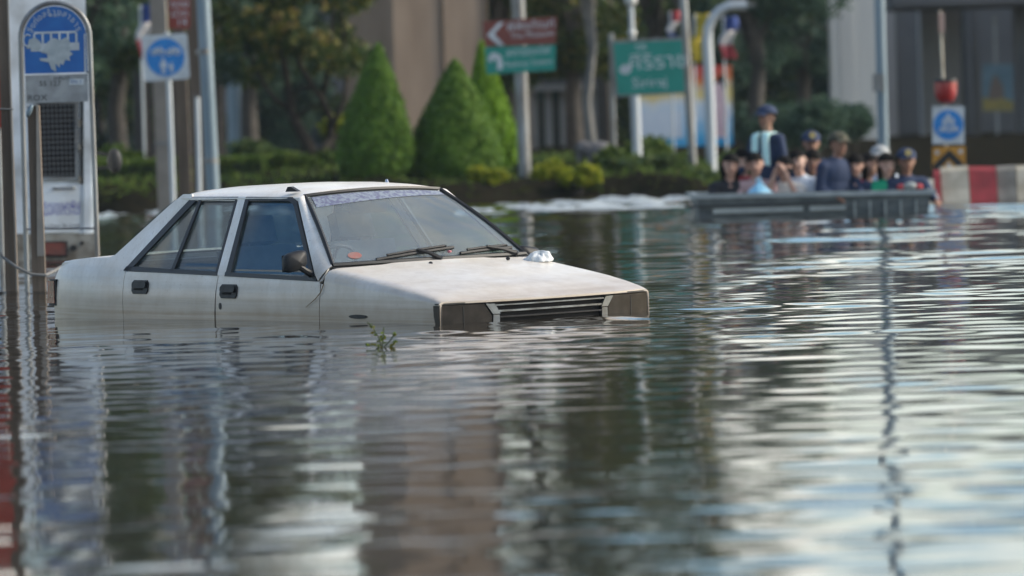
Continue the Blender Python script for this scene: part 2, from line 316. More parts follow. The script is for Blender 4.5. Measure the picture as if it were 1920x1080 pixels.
# swell bands: (wavelength range, count, rms slope, spread of travel direction about the line of sight)
YK = [9, 16, 24, 30, 36, 45, 60, 70, 80, 92, 100]
FS = [1.5, 1.55, 1.55, 1.5, 1.25, .9, 1.0, 1.6, 2.0, 2.0, 0]      # short ripples: lively close by, damped farther out
FM = [.6, .7, .9, 1.2, 1.5, 1.8, 2.3, 3.2, 4.0, 3.5, 0]
FL = [.25, .3, .4, .6, 1.3, 2.0, 2.8, 3.6, 4.0, 4.0, 0]     # long swell from the boat's wash
for lo, hi, cnt, slope, spread, fac in ((.19, .32, 34, .0055, 1.5, FS), (.32, .55, 34, .0085, 1.3, FS), (.55, .95, 24, .0075, 1.0, FM), (.95, 2.2, 18, .0065, .8, FL), (2.2, 5, 6, .003, .8, FL)):
    Zb = np.zeros_like(GX)
    for k in range(cnt):
        lam = wr.uniform(lo, hi); th = wr.normal(0, spread*.6); kx, ky = 2*math.pi/lam*math.sin(th), 2*math.pi/lam*math.cos(th)
        a = slope*math.sqrt(2/cnt)*lam/(2*math.pi)
        Zb += a*np.sin(kx*GX + ky*GY + wr.uniform(0, 6.28))
    Z += Zb*np.interp(GY, YK, fac)
# where the water is calm and where the boat's wash stirs it
amp = np.ones_like(GX)
patch = np.zeros_like(GX)
for k in range(10):
    th = wr.uniform(0, 6.28); lam = wr.uniform(2.5, 7); patch += np.sin(2*math.pi/lam*(math.cos(th)*GX+.6*math.sin(th)*GY)+wr.uniform(0, 6.28))
amp *= 1 + .13*np.clip(patch, -3, 3)
lee = np.exp(-(((GX+2.5)/1.0)**2 + ((GY-32.0)/1.8)**2)); amp *= 1-.6*lee; amp *= 1 + 1.8*np.exp(-(((GX-.6)/1.2)**2 + ((GY-30.8)/1.3)**2)); amp *= 1 + .8*np.exp(-(((GX-3.4)/2.2)**2 + ((GY-60)/3)**2))       # sheltered beside the car
edge = np.clip((14-np.abs(GX))/3, 0, 1)*np.clip((GY-9)/2, 0, 1); Z *= amp*edge
# a low swell lapping against the car's nose
nx_, ny_ = .604, -.797; s_f = (GX-.215)*nx_ + (GY-31.48)*ny_; t_f = (GX-.215)*.797 + (GY-31.48)*.604
Z += .008*np.exp(-((s_f-.3)/.30)**2)*np.exp(-(np.clip(np.abs(t_f)-.75, 0, 9)/.35)**2)*(1+.25*np.sin(t_f*9+1))
ny, nx = GX.shape
co = np.stack([GX, GY, Z], -1).reshape(-1, 3)
I = np.arange(ny*nx).reshape(ny, nx); F4 = np.stack([I[:-1, :-1], I[:-1, 1:], I[1:, 1:], I[1:, :-1]], -1).reshape(-1, 4)
cxm = co[F4].mean(1); keep = ~((cxm[:, 0] > BX0+.02) & (cxm[:, 0] < BX1-.02) & (cxm[:, 1] > BY0+.02) & (cxm[:, 1] < BY1-.02)); F4 = F4[keep]
def np_mesh(name, co, faces):
    me = bpy.data.meshes.new(name); k = faces.shape[1]; me.vertices.add(len(co)); me.vertices.foreach_set('co', np.ascontiguousarray(co, dtype=np.float32).ravel())
    me.loops.add(faces.size); me.loops.foreach_set('vertex_index', faces.astype(np.int32).ravel())
    me.polygons.add(len(faces)); me.polygons.foreach_set('loop_start', np.arange(0, faces.size, k, dtype=np.int32)); me.polygons.foreach_set('loop_total', np.full(len(faces), k, dtype=np.int32))
    me.update(calc_edges=True); me.validate(); return me
wm = bpy.data.materials.new('flood_water'); wm.use_nodes = True; t = wm.node_tree; p = t.nodes['Principled BSDF']
p.inputs['Base Color'].default_value = (.022, .017, .012, 1); p.inputs['Roughness'].default_value = .045; p.inputs['IOR'].default_value = 1.333
structure(link('flood_water', np_mesh('flood_water', co, F4), wm, None, True, 0))

def foam(label, px0, px1, Y0, Y1, seed, thr=.0):
    x0, x1 = at(px0, 395, (Y0+Y1)/2).x, at(px1, 395, (Y0+Y1)/2).x; fx = np.arange(x0, x1, .07); fy = np.arange(Y0, Y1, .09); FX, FY = np.meshgrid(fx, fy); g = np.random.default_rng(seed); N = np.zeros_like(FX)
    for k in range(40):
        lam = g.uniform(.35, 2.4); th = g.normal(0, 1.0); N += math.sqrt(lam)*np.sin(2*math.pi/lam*(math.sin(th)*FX+math.cos(th)*FY)+g.uniform(0, 6.28))
    N = N/N.std(); e = np.minimum(np.minimum(FX-x0, x1-FX)/1.2, np.minimum(FY-Y0, Y1-FY)/1.6); N += np.clip(e, 0, 1)*.9-.9
    hgt = np.clip((N-thr)*.03, -.02, .07)+.012*g.normal(size=FX.shape)*(N > thr)
    c3 = np.stack([FX, FY, hgt+.008], -1).reshape(-1, 3); I_ = np.arange(FX.size).reshape(FX.shape); q = np.stack([I_[:-1, :-1], I_[:-1, 1:], I_[1:, 1:], I_[1:, :-1]], -1).reshape(-1, 4)
    q = q[(N.ravel()[q] > thr-.25).any(1)]; o = link('foam', np_mesh('foam', c3, q), 'foam', None, True, 0); o['kind'] = 'stuff'; o['label'] = label; o['category'] = 'foam'
M['foam'] = mat('foam', (.44, .49, .50), .5, col2=(.26, .30, .31), scale=6, bump=.5, bscale=20)
foam('white foaming water along the bank between car and boat', 860, 1330, 69.0, 79.5, 3, .75)
foam('white foaming water along the left bank', 150, 470, 74, 82, 5, .8)

# ------------------------------------------------------------------ the bank (traffic island) and the ground behind
def bank_h(x, y):
    e = 81.5 + .9*math.sin(x*.35+1) + .5*math.sin(x*1.1) + (2.5 if x < -5.5 else 0)*min(1, max(0, (-5.5-x)/2)) 
    t = (y-e)
    h = -.35 + .62*min(1, max(0, (t+.6)/1.0)) + .22*min(1, max(0, t/6)) + .10*min(1, max(0, t/30))
    h += .035*math.sin(x*3.1+y)*min(1, max(0, t)) + .03*math.sin(x*7.7+y*2.3)*min(1, max(0, t))
    # the road carries on under water on the right, the ground there sits lower
    k = min(1, max(0, (x-2.6)/1.5)); return lerp(h, min(h, -.30 + .02*max(0, y-92)), k*(1 if y < 104 else max(0, 1-(y-104)/8)))
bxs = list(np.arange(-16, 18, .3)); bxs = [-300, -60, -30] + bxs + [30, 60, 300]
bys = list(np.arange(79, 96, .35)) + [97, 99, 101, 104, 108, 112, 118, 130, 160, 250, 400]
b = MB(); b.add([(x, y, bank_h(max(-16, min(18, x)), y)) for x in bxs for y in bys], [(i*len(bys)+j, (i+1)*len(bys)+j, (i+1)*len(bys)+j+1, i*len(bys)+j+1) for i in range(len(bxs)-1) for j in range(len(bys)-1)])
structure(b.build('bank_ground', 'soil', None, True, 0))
def gz(x, y): return bank_h(x, y)

# ------------------------------------------------------------------ the sunken car
YAW = -0.92224; CT = (-0.99418, 33.07453, -0.61289)
CX0 = 2.1
car = thing('sedan_car', 'white four-door sedan sunk to its door handles in brown floodwater', 'car', CT, (0.01161, 0.00616, YAW))
XSW = [-.03, .0, .15, .6, 1.2, 2, 3, 3.7, 4.07, 4.12]; WSW = [.66, .70, .745, .785, .80, .805, .80, .78, .745, .70]
def ysd(X, z):
    wv = interp(X, XSW, WSW)
    if z <= .9: return wv - .03*(max(0, z-.70)/.2)**2 - .06*max(0, .6-z)
    return wv - .03 - (z-.9)*.55
def sh(p): return (p[0]-CX0, p[1], p[2])
def side_panel(poly, name, m, parent, side=-1, off=0., thick=.012, dx=.12, dz=.06):
    """a panel cut to an outline (X,Z) and curved onto the car's flank"""
    bm = bmesh.new(); vs = [bm.verts.new((x, 0, z)) for x, z in poly]; bm.faces.new(vs)
    X0, X1 = min(p[0] for p in poly), max(p[0] for p in poly); Z0, Z1 = min(p[1] for p in poly), max(p[1] for p in poly)
    for x in np.arange(X0+dx, X1-.01, dx): bmesh.ops.bisect_plane(bm, geom=bm.verts[:]+bm.edges[:]+bm.faces[:], plane_co=(x, 0, 0), plane_no=(1, 0, 0))
    zc = sorted(set(list(np.arange(Z0+dz, Z1-.01, dz)) + ([.9] if Z0 < .895 and Z1 > .905 else [])))
    for z in zc: bmesh.ops.bisect_plane(bm, geom=bm.verts[:]+bm.edges[:]+bm.faces[:], plane_co=(0, 0, z), plane_no=(0, 0, 1))
    ext = bmesh.ops.extrude_face_region(bm, geom=bm.faces[:]); inner = {v for v in ext['geom'] if isinstance(v, bmesh.types.BMVert)}
    for v in bm.verts:
        y = ysd(v.co.x, v.co.z) + off - (thick if v in inner else 0); v.co.y = side*y; v.co.x -= CX0
    bmesh.ops.recalc_face_normals(bm, faces=bm.faces)
    me = bpy.data.meshes.new(name); bm.to_mesh(me); bm.free(); return link(name, me, m, parent, True, 40)
def tub(pts): return [sh(p) for p in pts]
handles = {}
for side in (-1, 1):
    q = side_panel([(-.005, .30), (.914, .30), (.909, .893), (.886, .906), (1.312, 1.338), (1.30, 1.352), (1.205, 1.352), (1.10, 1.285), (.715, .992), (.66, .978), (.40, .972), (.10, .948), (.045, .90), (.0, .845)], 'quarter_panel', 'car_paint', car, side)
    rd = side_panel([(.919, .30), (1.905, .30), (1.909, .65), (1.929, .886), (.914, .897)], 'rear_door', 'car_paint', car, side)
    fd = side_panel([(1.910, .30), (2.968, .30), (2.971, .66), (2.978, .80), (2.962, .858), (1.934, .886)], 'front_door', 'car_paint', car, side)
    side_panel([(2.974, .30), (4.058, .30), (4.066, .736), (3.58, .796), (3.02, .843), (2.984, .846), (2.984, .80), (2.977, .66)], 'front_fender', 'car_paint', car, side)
    side_panel([(1.922, .884), (2.006, .884), (1.888, 1.338), (1.812, 1.338)], 'door_pillar', 'car_paint', car, side, .002)
    # window surrounds, glass, divider
    bel = lambda X: lerp(.902, .862, (X-.9)/2.02)
    for nm, poly in (('window_moulding', [(.888, bel(.888)), (1.921, bel(1.92)), (1.916, bel(1.92)+.024), (.905, bel(.9)+.026)]), ('window_frame', [(.892, .905), (.962, .905), (1.372, 1.312), (1.345, 1.337), (1.318, 1.337)]),
                     ('window_frame', [(1.345, 1.337), (1.372, 1.314), (1.800, 1.318), (1.806, 1.337)]), ('window_frame', [(1.919, .888), (1.809, 1.337), (1.790, 1.325), (1.897, .888)]),
                     ('quarter_bar', [(1.412, .905), (1.446, .905), (1.434, 1.325), (1.406, 1.325)])):
        side_panel(poly, nm, 'black_rubber', rd, side, .004, .014)
    gl = side_panel([(.93, .91), (1.905, .893), (1.80, 1.33), (1.34, 1.33)], 'rear_side_window', 'side_glass', rd, side, -.012, .004)
    for nm, poly in (('window_moulding', [(1.998, bel(2.0)), (2.93, bel(2.93)-.002), (2.918, bel(2.93)+.022), (1.996, bel(2.0)+.024)]), ('window_frame', [(2.008, .888), (2.058, .888), (1.935, 1.315), (1.891, 1.336)]),
                     ('window_frame', [(1.893, 1.337), (1.93, 1.314), (2.352, 1.312), (2.42, 1.288), (2.436, 1.302), (2.365, 1.334)]), ('window_frame', [(2.408, 1.295), (2.436, 1.302), (2.934, .862), (2.885, .872)]),
                     ('mirror_sail', [(2.78, .868), (2.915, .864), (2.845, .945)])):
        side_panel(poly, nm, 'black_rubber', fd, side, .004 if nm != 'mirror_sail' else .006, .014)
    side_panel([(2.02, .89), (2.89, .87), (2.40, 1.31), (2.35, 1.325), (1.91, 1.325)], 'front_side_window', 'side_glass', fd, side, -.012, .004)
    # door handles: a recessed cup behind a pull
    for dr, (xa, xb, za, zb) in ((rd, (1.02, 1.20, .766, .848)), (fd, (1.975, 2.15, .752, .834))):
        xm, zm = (xa+xb)/2, (za+zb)/2
        rnd = lambda xa, xb, za, zb, r: [(xa+r, za), (xb-r, za), (xb, za+r), (xb, zb-r), (xb-r, zb), (xa+r, zb), (xa, zb-r), (xa, za+r)]
        h = side_panel(rnd(xa, xb, za, zb, .018), 'door_handle', 'black_plastic', dr, side, .008, .012)
        side_panel(rnd(xa+.015, xb-.012, zm-.004, zb-.008, .01), 'handle_pull', 'black_plastic', h, side, .020, .012)
        side_panel(rnd(xa+.03, xb-.05, za+.022, zm-.008, .008), 'handle_recess', 'dark_void', h, side, .0095, .003)
    side_panel([(1.975+.012*math.cos(a), .705+.02*math.sin(a)) for a in np.linspace(0, 5.9, 14)], 'key_lock', 'black_plastic', fd, side, .004, .008)
    side_panel([(3.345+.085*math.cos(a), .664+.012*math.sin(a)) for a in np.linspace(0, 6.0, 18)], 'side_marker', 'black_plastic', car, side, .006, .012)
    # door mirror
    mdy, mdz = (0, 0) if side < 0 else (-.055, -.05)
    mr = MB(); mr.tube(tub([(2.87, side*.775, .90), (2.872, side*(.82+mdy), .925+mdz), (2.868, side*(.85+mdy), .945+mdz)]), [.022, .018, .02], 8)
    mo = mr.build('door_mirror', 'black_plastic', car, True)
    def mirf(u, v):
        a = 2*math.pi*u; ca, sa = math.cos(a), math.sin(a); e = lambda c: math.copysign(abs(c)**.5, c)
        k = [0, .75, 1, 1, .9][min(4, int(v*4+.01))]; d = [-.0, .012, .03, .062, .07][min(4, int(v*4+.01))]
        yy, zz = .078*e(ca)*k, .056*e(sa)*k
        return sh((2.895 - d, side*(.872+mdy + yy*.98), .978+mdz + zz - yy*.18))
    MB().grid(mirf, 25, 5).add([mirf(i/24, 1) for i in range(24)], [tuple(range(24))]).build('mirror_housing', 'black_plastic', mo, True, 50)
    MB().add([sh((2.822, side*(.872+mdy+.07*a), .978+mdz+.048*b2-.07*a*.18)) for a, b2 in ((-1, -1), (1, -1), (1, 1), (-1, 1))], [(0, 1, 2, 3)]).build('mirror_glass', 'chrome', mo)
    # A-pillar between side glass and windscreen, C-side already in the quarter panel
    def apil(u, v):
        a = Vector((lerp(2.44, 2.945, u), side*(ysd(lerp(2.44, 2.945, u), lerp(1.312, .862, u))+.001), lerp(1.312, .862, u)))
        c = Vector((lerp(2.437, 2.985, u), side*lerp(.500, .708, u), lerp(1.343, .945, u)))
        p = a.lerp(c, v); n = Vector((.35, side*.8, .5)).normalized(); return sh(p + n*.012*math.sin(math.pi*v))
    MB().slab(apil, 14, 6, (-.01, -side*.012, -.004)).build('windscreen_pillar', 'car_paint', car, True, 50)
    # corner patch at the pillar's foot down to the hood gap
    MB().slab(lambda u, v: sh((lerp(2.948, 2.984, u), side*(lerp(ysd(2.95, .862), ysd(2.98, .846), u) - .05*v*u), lerp(.860, lerp(.848, .93, u), v))), 5, 5, (0, -side*.01, 0)).build('cowl_corner', 'car_paint', car, True)
# roof
def roof_f(u, v):
    y = -1+2*v; ay = abs(y); s = math.copysign(1, y)
    xf = 2.432+.045*(1-ay*ay); xr = 1.205-.07*(1-ay*ay); X = lerp(xr, xf, u)
    half = .545; crown = interp(X, [1.1, 1.35, 1.7, 2.1, 2.35, 2.48], [1.370, 1.388, 1.398, 1.397, 1.385, 1.370])
    z = 1.330 + (crown-1.330)*(1-ay**3.2)**.9
    # rail runs lower at the screen corners
    return sh((X, s*half*ay**.95*interp(X, [1.1, 1.3, 2.3, 2.5], [.97, 1, 1, .955]), z))
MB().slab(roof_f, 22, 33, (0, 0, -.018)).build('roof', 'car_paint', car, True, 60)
rb = MB().slab(lambda u, v: (lambda p: (p[0], p[1]*.93, p[2]-.035))(roof_f(u*.96+.02, v)), 10, 16, (0, 0, -.01)).build('headliner', 'trim_grey', car, True)
ant = MB(); ant.prism([(-.035, 0), (.05, 0), (.03, .012), (0, .03), (-.02, .028)], -.02, .02)
o = ant.build('roof_clip', 'black_plastic', car); o.location = sh((2.298, -.487, 1.364)); o.rotation_euler = (0, 0, .5)
o = MB().tube([(0, 0, 0), (0, 0, .03)], [.016, .006], 8).build('roof_cap', 'chrome', car); o.location = sh((2.02, .40, 1.372))
# windscreen
def ws(u, v, off=0):
    a = -1+2*u; k = 1-a*a
    b0 = Vector((2.972+.075*k, .694*a, .946+.004*k)); t0 = Vector((2.428+.05*k, .488*a, 1.335+.022*k))
    p = b0.lerp(t0, v); n = Vector((.58, .10*a, .81)).normalized()
    return sh(p + n*(.018*math.sin(math.pi*v) + off))
MB().grid(lambda u, v: ws(u, v), 24, 12).build('windscreen', 'windscreen', car, True, 0)
sealb = MB()
per = [(u, 0) for u in np.linspace(0, 1, 24)] + [(1, v) for v in np.linspace(.06, 1, 14)] + [(u, 1) for u in np.linspace(.97, 0, 24)] + [(0, v) for v in np.linspace(.94, 0, 14)]
sealb.tube([ws(u, v, .003) for u, v in per], .0145, 6); sealb.build('windscreen_seal', 'black_rubber', car, True)
MB().slab(lambda u, v: (lambda a: sh((3.0+.062*(1-a*a)-.02+.035*v, .71*a, .940-.012*v)))(-1+2*u), 24, 3, (0, 0, -.03)).build('cowl', 'black_rubber', car, True)
# stickers on the inside/outside of the screen
MB().grid(lambda u, v: ws(lerp(.035, .965, u), lerp(lerp(.80, .90, u), .965, v), .0035), 30, 4).build('sun_strip_sticker', 'sun_strip', car, True, 0)
st = MB(); st.add([ws(.115+.033*math.cos(a), .105+.042*math.sin(a), .004) for a in np.linspace(0, 5.98, 20)], [tuple(range(20))]); st.build('round_sticker', mat('sticker_red', (.22, .14, .13), .6, col2=(.28, .09, .07), scale=25), car)
# wipers
def wiper(us, name='wiper'):
    (u0, v0), (u1, v1), (p0, pv) = us; w_ = MB()
    bl = [(lerp(u0, u1, t), lerp(v0, v1, t)+.006*math.sin(math.pi*t)) for t in np.linspace(0, 1, 9)]
    w_.tube([ws(u, v, .012) for u, v in bl], .010, 6)
    w_.tube([ws(u, v+.012, .026) for u, v in bl[1:-1]], .007, 6)
    for k in (1, 3, 5, 7): u, v = bl[k]; w_.tube([ws(u, v, .010), ws(u+.008, v+.012, .028)], .006, 5)
    m_ = bl[4]; w_.tube([ws(p0, pv, .02), ws(lerp(p0, m_[0], .5), lerp(pv, m_[1], .5)+.006, .032), ws(m_[0], m_[1]+.012, .03)], [.016, .012, .010], 6)
    w_.tube([ws(p0, pv, -.01), ws(p0, pv, .03)], .016, 8)
    return w_.build(name, 'black_plastic', car, True)
wiper(((.20, .02), (.62, .115), (.50, -.02))); wiper(((.63, .035), (.95, .075), (.93, -.01)))
pt = MB().ell(ws(.565, .035, .03), (.016, .012, .008), 8, 5).build('flower_petal', 'petal'); pt.location = CT; pt.rotation_euler = car.rotation_euler
tag(pt, 'tiny pink petal caught on the wiper at the windscreen foot', 'petal')
# hood: clamshell, rounded over to the gap line above the fender
def hood_f(u, v):
    s = -1+2*v; a = abs(s); sg = math.copysign(1, s)
    k = .86
    yc = min(a/k, 1)
    X = lerp(3.008+.062*(1-yc*yc), 4.058+.058*(1-yc**2.4), u)
    ze = interp(X, [2.98, 3.25, 3.5, 3.7, 3.88, 4.0, 4.06, 4.13], [.934, .899, .864, .834, .802, .776, .757, .746])
    if a <= k:
        y = sg*.695*yc; z = ze + .020*(1-yc**2)*interp(u, [0, .8, 1], [1, .8, .25])
        z += .006*(1/(1+math.exp((abs(y)-.36-.10*u)*70)))*(1-u)**.5
    else:
        q = (a-k)/(1-k); X0 = lerp(3.008, 4.058, u)
        zg = interp(X0, [2.99, 3.58, 4.066], [.850, .801, .743]); yg = ysd(X0, zg)+.001
        t_ = q; y = sg*lerp(.695, yg, math.sin(t_*math.pi/2)**.9); z = lerp(ze, zg, 1-math.cos(t_*math.pi/2))
        X = X0
    if u > .985: z -= .004
    return sh((X, y, z))
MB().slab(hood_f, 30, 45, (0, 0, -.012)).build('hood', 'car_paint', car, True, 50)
for xx, yy in ((3.12, -.14), (3.12, .42)):
    o = MB().ell((0, 0, 0), (.014, .012, .011), 8, 6).build('washer_nozzle', 'black_plastic', car, True); o.location = sh((xx+.05, yy, .934))
# front end
def xf(y): return 4.055+.062*(1-min(1, abs(y)/.76)**2.2)
def front_panel(poly, name, m, parent=car, off=0., thick=.02, ny=10):
    bm = bmesh.new(); bm.faces.new([bm.verts.new((0, y, z)) for y, z in poly])
    Y0, Y1 = min(p_[0] for p_ in poly), max(p_[0] for p_ in poly)
    for y in np.linspace(Y0, Y1, ny+1)[1:-1]: bmesh.ops.bisect_plane(bm, geom=bm.verts[:]+bm.edges[:]+bm.faces[:], plane_co=(0, y, 0), plane_no=(0, 1, 0))
    ext = bmesh.ops.extrude_face_region(bm, geom=bm.faces[:]); inner = {v for v in ext['geom'] if isinstance(v, bmesh.types.BMVert)}
    for v in bm.verts: v.co.x = xf(v.co.y)+off-(thick if v in inner else 0)-CX0
    bmesh.ops.recalc_face_normals(bm, faces=bm.faces); me = bpy.data.meshes.new(name); bm.to_mesh(me); bm.free(); return link(name, me, m, parent, True, 40)
for s in (-1, 1):
    hl = front_panel([(s*.752, .733), (s*.462, .730), (s*.415, .665), (s*.415, .56), (s*.748, .56)], 'headlight', 'lamp_glass', car, .004, .05)
    front_panel([(s*.742, .728), (s*.735, .728), (s*.735, .565), (s*.742, .565)], 'lamp_edge', 'black_rubber', hl, .007, .01, 2)
    front_panel([(s*.60, .722), (s*.594, .722), (s*.594, .565), (s*.60, .565)], 'lamp_divider', 'black_plastic', hl, .006, .004, 2)
    front_panel([(s*.455, .730), (s*.395, .728), (s*.36, .67), (s*.41, .67)], 'grille_end', 'slat', car, .010, .03, 3)
    front_panel([(s*.408, .665), (s*.365, .665), (s*.365, .54), (s*.408, .54)], 'grille_end', 'slat', car, .008, .03, 3)
g_ = front_panel([(-.40, .732), (.40, .732), (.37, .52), (-.37, .52)], 'grille', 'dark_void', car, -.02, .02)
for z, h_ in ((.722, .007), (.690, .010), (.655, .008), (.622, .008), (.59, .008)):
    front_panel([(-.385, z), (.385, z), (.385, z-h_), (-.385, z-h_)], 'grille_slat', 'slat' if z > .68 else 'black_plastic', g_, .006, .02)
front_panel([(-.75, .745), (.75, .745), (.75, .736), (-.75, .736)], 'nose_strip', 'black_rubber', car, -.004, .03)
front_panel([(-.75, .555), (.75, .555), (.74, .33), (-.74, .33)], 'front_bumper', 'black_plastic', car, .06, .12)
# trunk, tail
def trunk_f(u, v):
    s = -1+2*v; a = abs(s); sg = math.copysign(1, s)
    X = lerp(.03, .70-.05*(1-a*a), u); z = interp(X, [.02, .045, .10, .40, .70], [.845, .91, .951, .972, .985]) + .016*(1-a**2)
    y = sg*a*interp(X, [0, .1, .4, .7], [.665, .690, .700, .712]); z -= .012*max(0, (a-.93)/.07)
    return sh((X, y, z))
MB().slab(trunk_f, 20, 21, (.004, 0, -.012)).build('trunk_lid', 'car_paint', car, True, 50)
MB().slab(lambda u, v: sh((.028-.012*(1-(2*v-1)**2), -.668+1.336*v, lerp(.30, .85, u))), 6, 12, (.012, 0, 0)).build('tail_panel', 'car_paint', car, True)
for s in (-1, 1):
    tl = MB().prism([(-.055-CX0+.02, .676), (.052-CX0, .676), (.052-CX0, .838), (-.035-CX0+.02, .838)], s*.716, s*.44).build('tail_light', 'black_plastic', car)
    MB().prism([(-.068-CX0+.02, .690), (.037-CX0, .690), (.037-CX0, .828), (-.048-CX0+.02, .828)], s*.721, s*.46).build('tail_lens', 'tail_red', tl)
MB().grid(lambda u, v: (lambda a: sh((lerp(.69-.05*(1-a*a), 1.195-.07*(1-a*a), v), a*lerp(.69, .52, v), lerp(.99, 1.352+.02*(1-a*a), v)+.02*math.sin(math.pi*v))))(-1+2*u), 16, 8).build('rear_window', 'side_glass', car, True, 0)
# cabin
def seat(x, y, wd, name='front_seat'):
    sb = MB(); sb.slab(lambda u, v: sh((x-.20*u-.03*math.cos(math.pi*(v-.5))*0, y-wd/2+wd*v, .50+.54*u)), 6, 6, (-.11, 0, -.03))
    so = sb.build(name, 'seat', car, True, 50); 
    hb = MB(); hb.box(sh((x-.285, y, 1.125)), (.09, wd*.52, .16), (0, -.3, 0)); hb.tube(tub([(x-.255, y-.05, 1.0), (x-.275, y-.05, 1.08)]), .008, 6); hb.tube(tub([(x-.255, y+.05, 1.0), (x-.275, y+.05, 1.08)]), .008, 6)
    hb.build('headrest', 'seat', so)
    MB().box(sh((x+.18, y, .50)), (.46, wd, .16)).build('seat_base', 'seat', so)
seat(1.98, -.36, .50); seat(1.98, .36, .50)
rs = MB().slab(lambda u, v: sh((1.0-.18*u, -.62+1.24*v, .48+.50*u)), 5, 8, (-.12, 0, -.03)).build('rear_bench', 'seat', car, True)
MB().box(sh((1.25, 0, .50)), (.45, 1.24, .16)).build('bench_base', 'seat', rs)
MB().box(sh((.80, 0, .945)), (.36, 1.20, .02)).build('parcel_shelf', 'trim_grey', car)
MB().slab(lambda u, v: sh((lerp(2.52, 2.98, u), -.66+1.32*v, .90+.03*math.sin(math.pi*u)-.0*v)), 6, 6, (0, 0, -.20)).build('dashboard', 'black_plastic', car, True)
swb = MB(); c_ = Vector(sh((2.46, -.36, .90))); ax = Vector((-.8, 0, .6)).normalized(); u_ = Vector((0, 1, 0)); v_ = ax.cross(u_)
swb.tube([c_+(u_*math.cos(a)+v_*math.sin(a))*.18 for a in np.linspace(0, 2*math.pi, 29)], .014, 6, False)
for a in (.4, 2.74, -1.57): swb.tube([c_, c_+(u_*math.cos(a)+v_*math.sin(a))*.18], .012, 6)
swb.tube([c_, c_-ax*.25], .03, 8); swb.build('steering_wheel', 'black_plastic', car, True)
rm = MB(); rm.box(sh((2.40, -.02, 1.255)), (.03, .24, .07), (0, .1, -.15)); rm.tube(tub([(2.41, 0, 1.27), (2.43, 0, 1.35)]), .01, 6); rm.build('rear_view_mirror', 'black_plastic', car)
for s in (-1, 1): MB().slab(lambda u, v: sh((lerp(.95, 2.92, u), s*.715, lerp(.35, .88, v))), 3, 3, (0, -s*.02, 0)).build('door_lining', 'trim_grey', car)
MB().slab(lambda u, v: sh((lerp(.1, 3.9, u), lerp(-.68, .68, v), .36)), 3, 3, (0, 0, -.04)).build('floor_pan', 'dark_void', car)
MB().box(sh((3.45, 0, .58)), (.85, 1.3, .3)).build('engine_bay', 'dark_void', car)
MB().box(sh((.45, 0, .62)), (.72, 1.28, .5)).build('trunk_lining', 'dark_void', car)
carM = Matrix.Translation(CT) @ Euler((0.01161, 0.00616, YAW)).to_matrix().to_4x4()
def cw(X, Y, Z): return carM @ Vector(sh((X, Y, Z)))
# crumpled plastic bag on the hood
r2 = np.random.default_rng(5); ph = r2.uniform(0, 6.28, 12)
def bagf(u, v):
    a = 2*math.pi*u; th = math.pi*.5*v; r = 1+.16*math.sin(3*a+ph[0]+4*v)+.12*math.sin(7*a+ph[1]-3*v)+.08*math.sin(11*a+ph[2]+9*v)
    return (.125*r*math.cos(a)*math.cos(th)**.8+.02*v, .075*r*math.sin(a)*math.cos(th)**.8, -.008+.068*math.sin(th)*(1+.2*math.sin(2*a+ph[3])+.1*math.sin(9*a+5*v)))
bg_ = MB().grid(bagf, 40, 12).build('plastic_bag', 'plastic_bag', None, True, 0); bg_.scale = (.62, .62, .75); bg_.location = cw(3.20, .62, .912); bg_.rotation_euler = (0.01, -.03, -.1)
tag(bg_, 'crumpled whitish plastic bag lying at the far corner of the hood', 'plastic bag')
o = MB().tube([cw(3.012, -.790, .845), cw(3.0, -.803, .80), cw(2.95, -.808, .76), cw(2.86, -.812, .712)], [.003, .003, .0025, .0015], 5).build('straw_stalk', 'straw')
tag(o, 'thin dry brown stalk clinging to the car beside the front door seam', 'stalk')
# floating sprig in front of the car
sp = at(716, 652, 27.9); sp.z = 0
tw = thing('floating_sprig', 'small green leafy sprig floating in front of the car', 'sprig', sp)
sb = MB(); lb = MB(); rs_ = random.Random(4)
stems = [[(0, 0, -.01), (-.015, .01, .05), (-.045, .02, .105), (-.07, .02, .128)], [(0, 0, -.01), (.01, 0, .05), (.012, .01, .10)], [(0, 0, -.01), (.04, -.02, .03), (.07, -.03, .07)], [(0, 0, -.005), (-.04, -.03, .015), (-.075, -.04, .01)], [(.02, 0, 0), (.05, .02, .005), (.07, .03, .03)]]
for st_ in stems:
    sb.tube(st_, [.0035]*len(st_), 5)
    for k in range(9):
        t_ = rs_.random()*(len(st_)-1); i = min(int(t_), len(st_)-2); p0 = Vector(st_[i]).lerp(Vector(st_[i+1]), t_-i)
        d = Vector((rs_.uniform(-1, 1), rs_.uniform(-1, 1), rs_.uniform(-.3, .9))).normalized()*rs_.uniform(.016, .03); sdv = d.cross(Vector((rs_.uniform(-1, 1), 1, rs_.uniform(-1, 1)))).normalized()*.008
        lb.add([p0, p0+d*.5+sdv, p0+d, p0+d*.5-sdv], [(0, 1, 2, 3)])
sb.build('stem', mat('sprig_stem', (.05, .07, .02), .8), tw, True); lb.build('leaves', leaf_mat('sprig_leaf', [(.05, .10, .01), (.12, .16, .02), (.2, .16, .03)]), tw, fix=False)['kind'] = 'stuff'

# ------------------------------------------------------------------ things set up by a plane at depth Y: local x right, z up, front at -y
def stand(name, label, cat, px, py, Y, yaw=0, lean=0, zb=None, group=None):
    p = at(px, py, Y); z0 = 0 if zb is None else zb
    o = thing(name, label, cat, (p.x, Y, z0), (0, lean, yaw), group)
    def L(qx, qy): q = at(qx, qy, Y); return (q.x-p.x, q.z-z0)
    return o, L
def rect(L, x0, y0, x1, y1): return [L(x0, y1), L(x1, y1), L(x1, y0), L(x0, y0)]
BED = -.45   # street under the flood

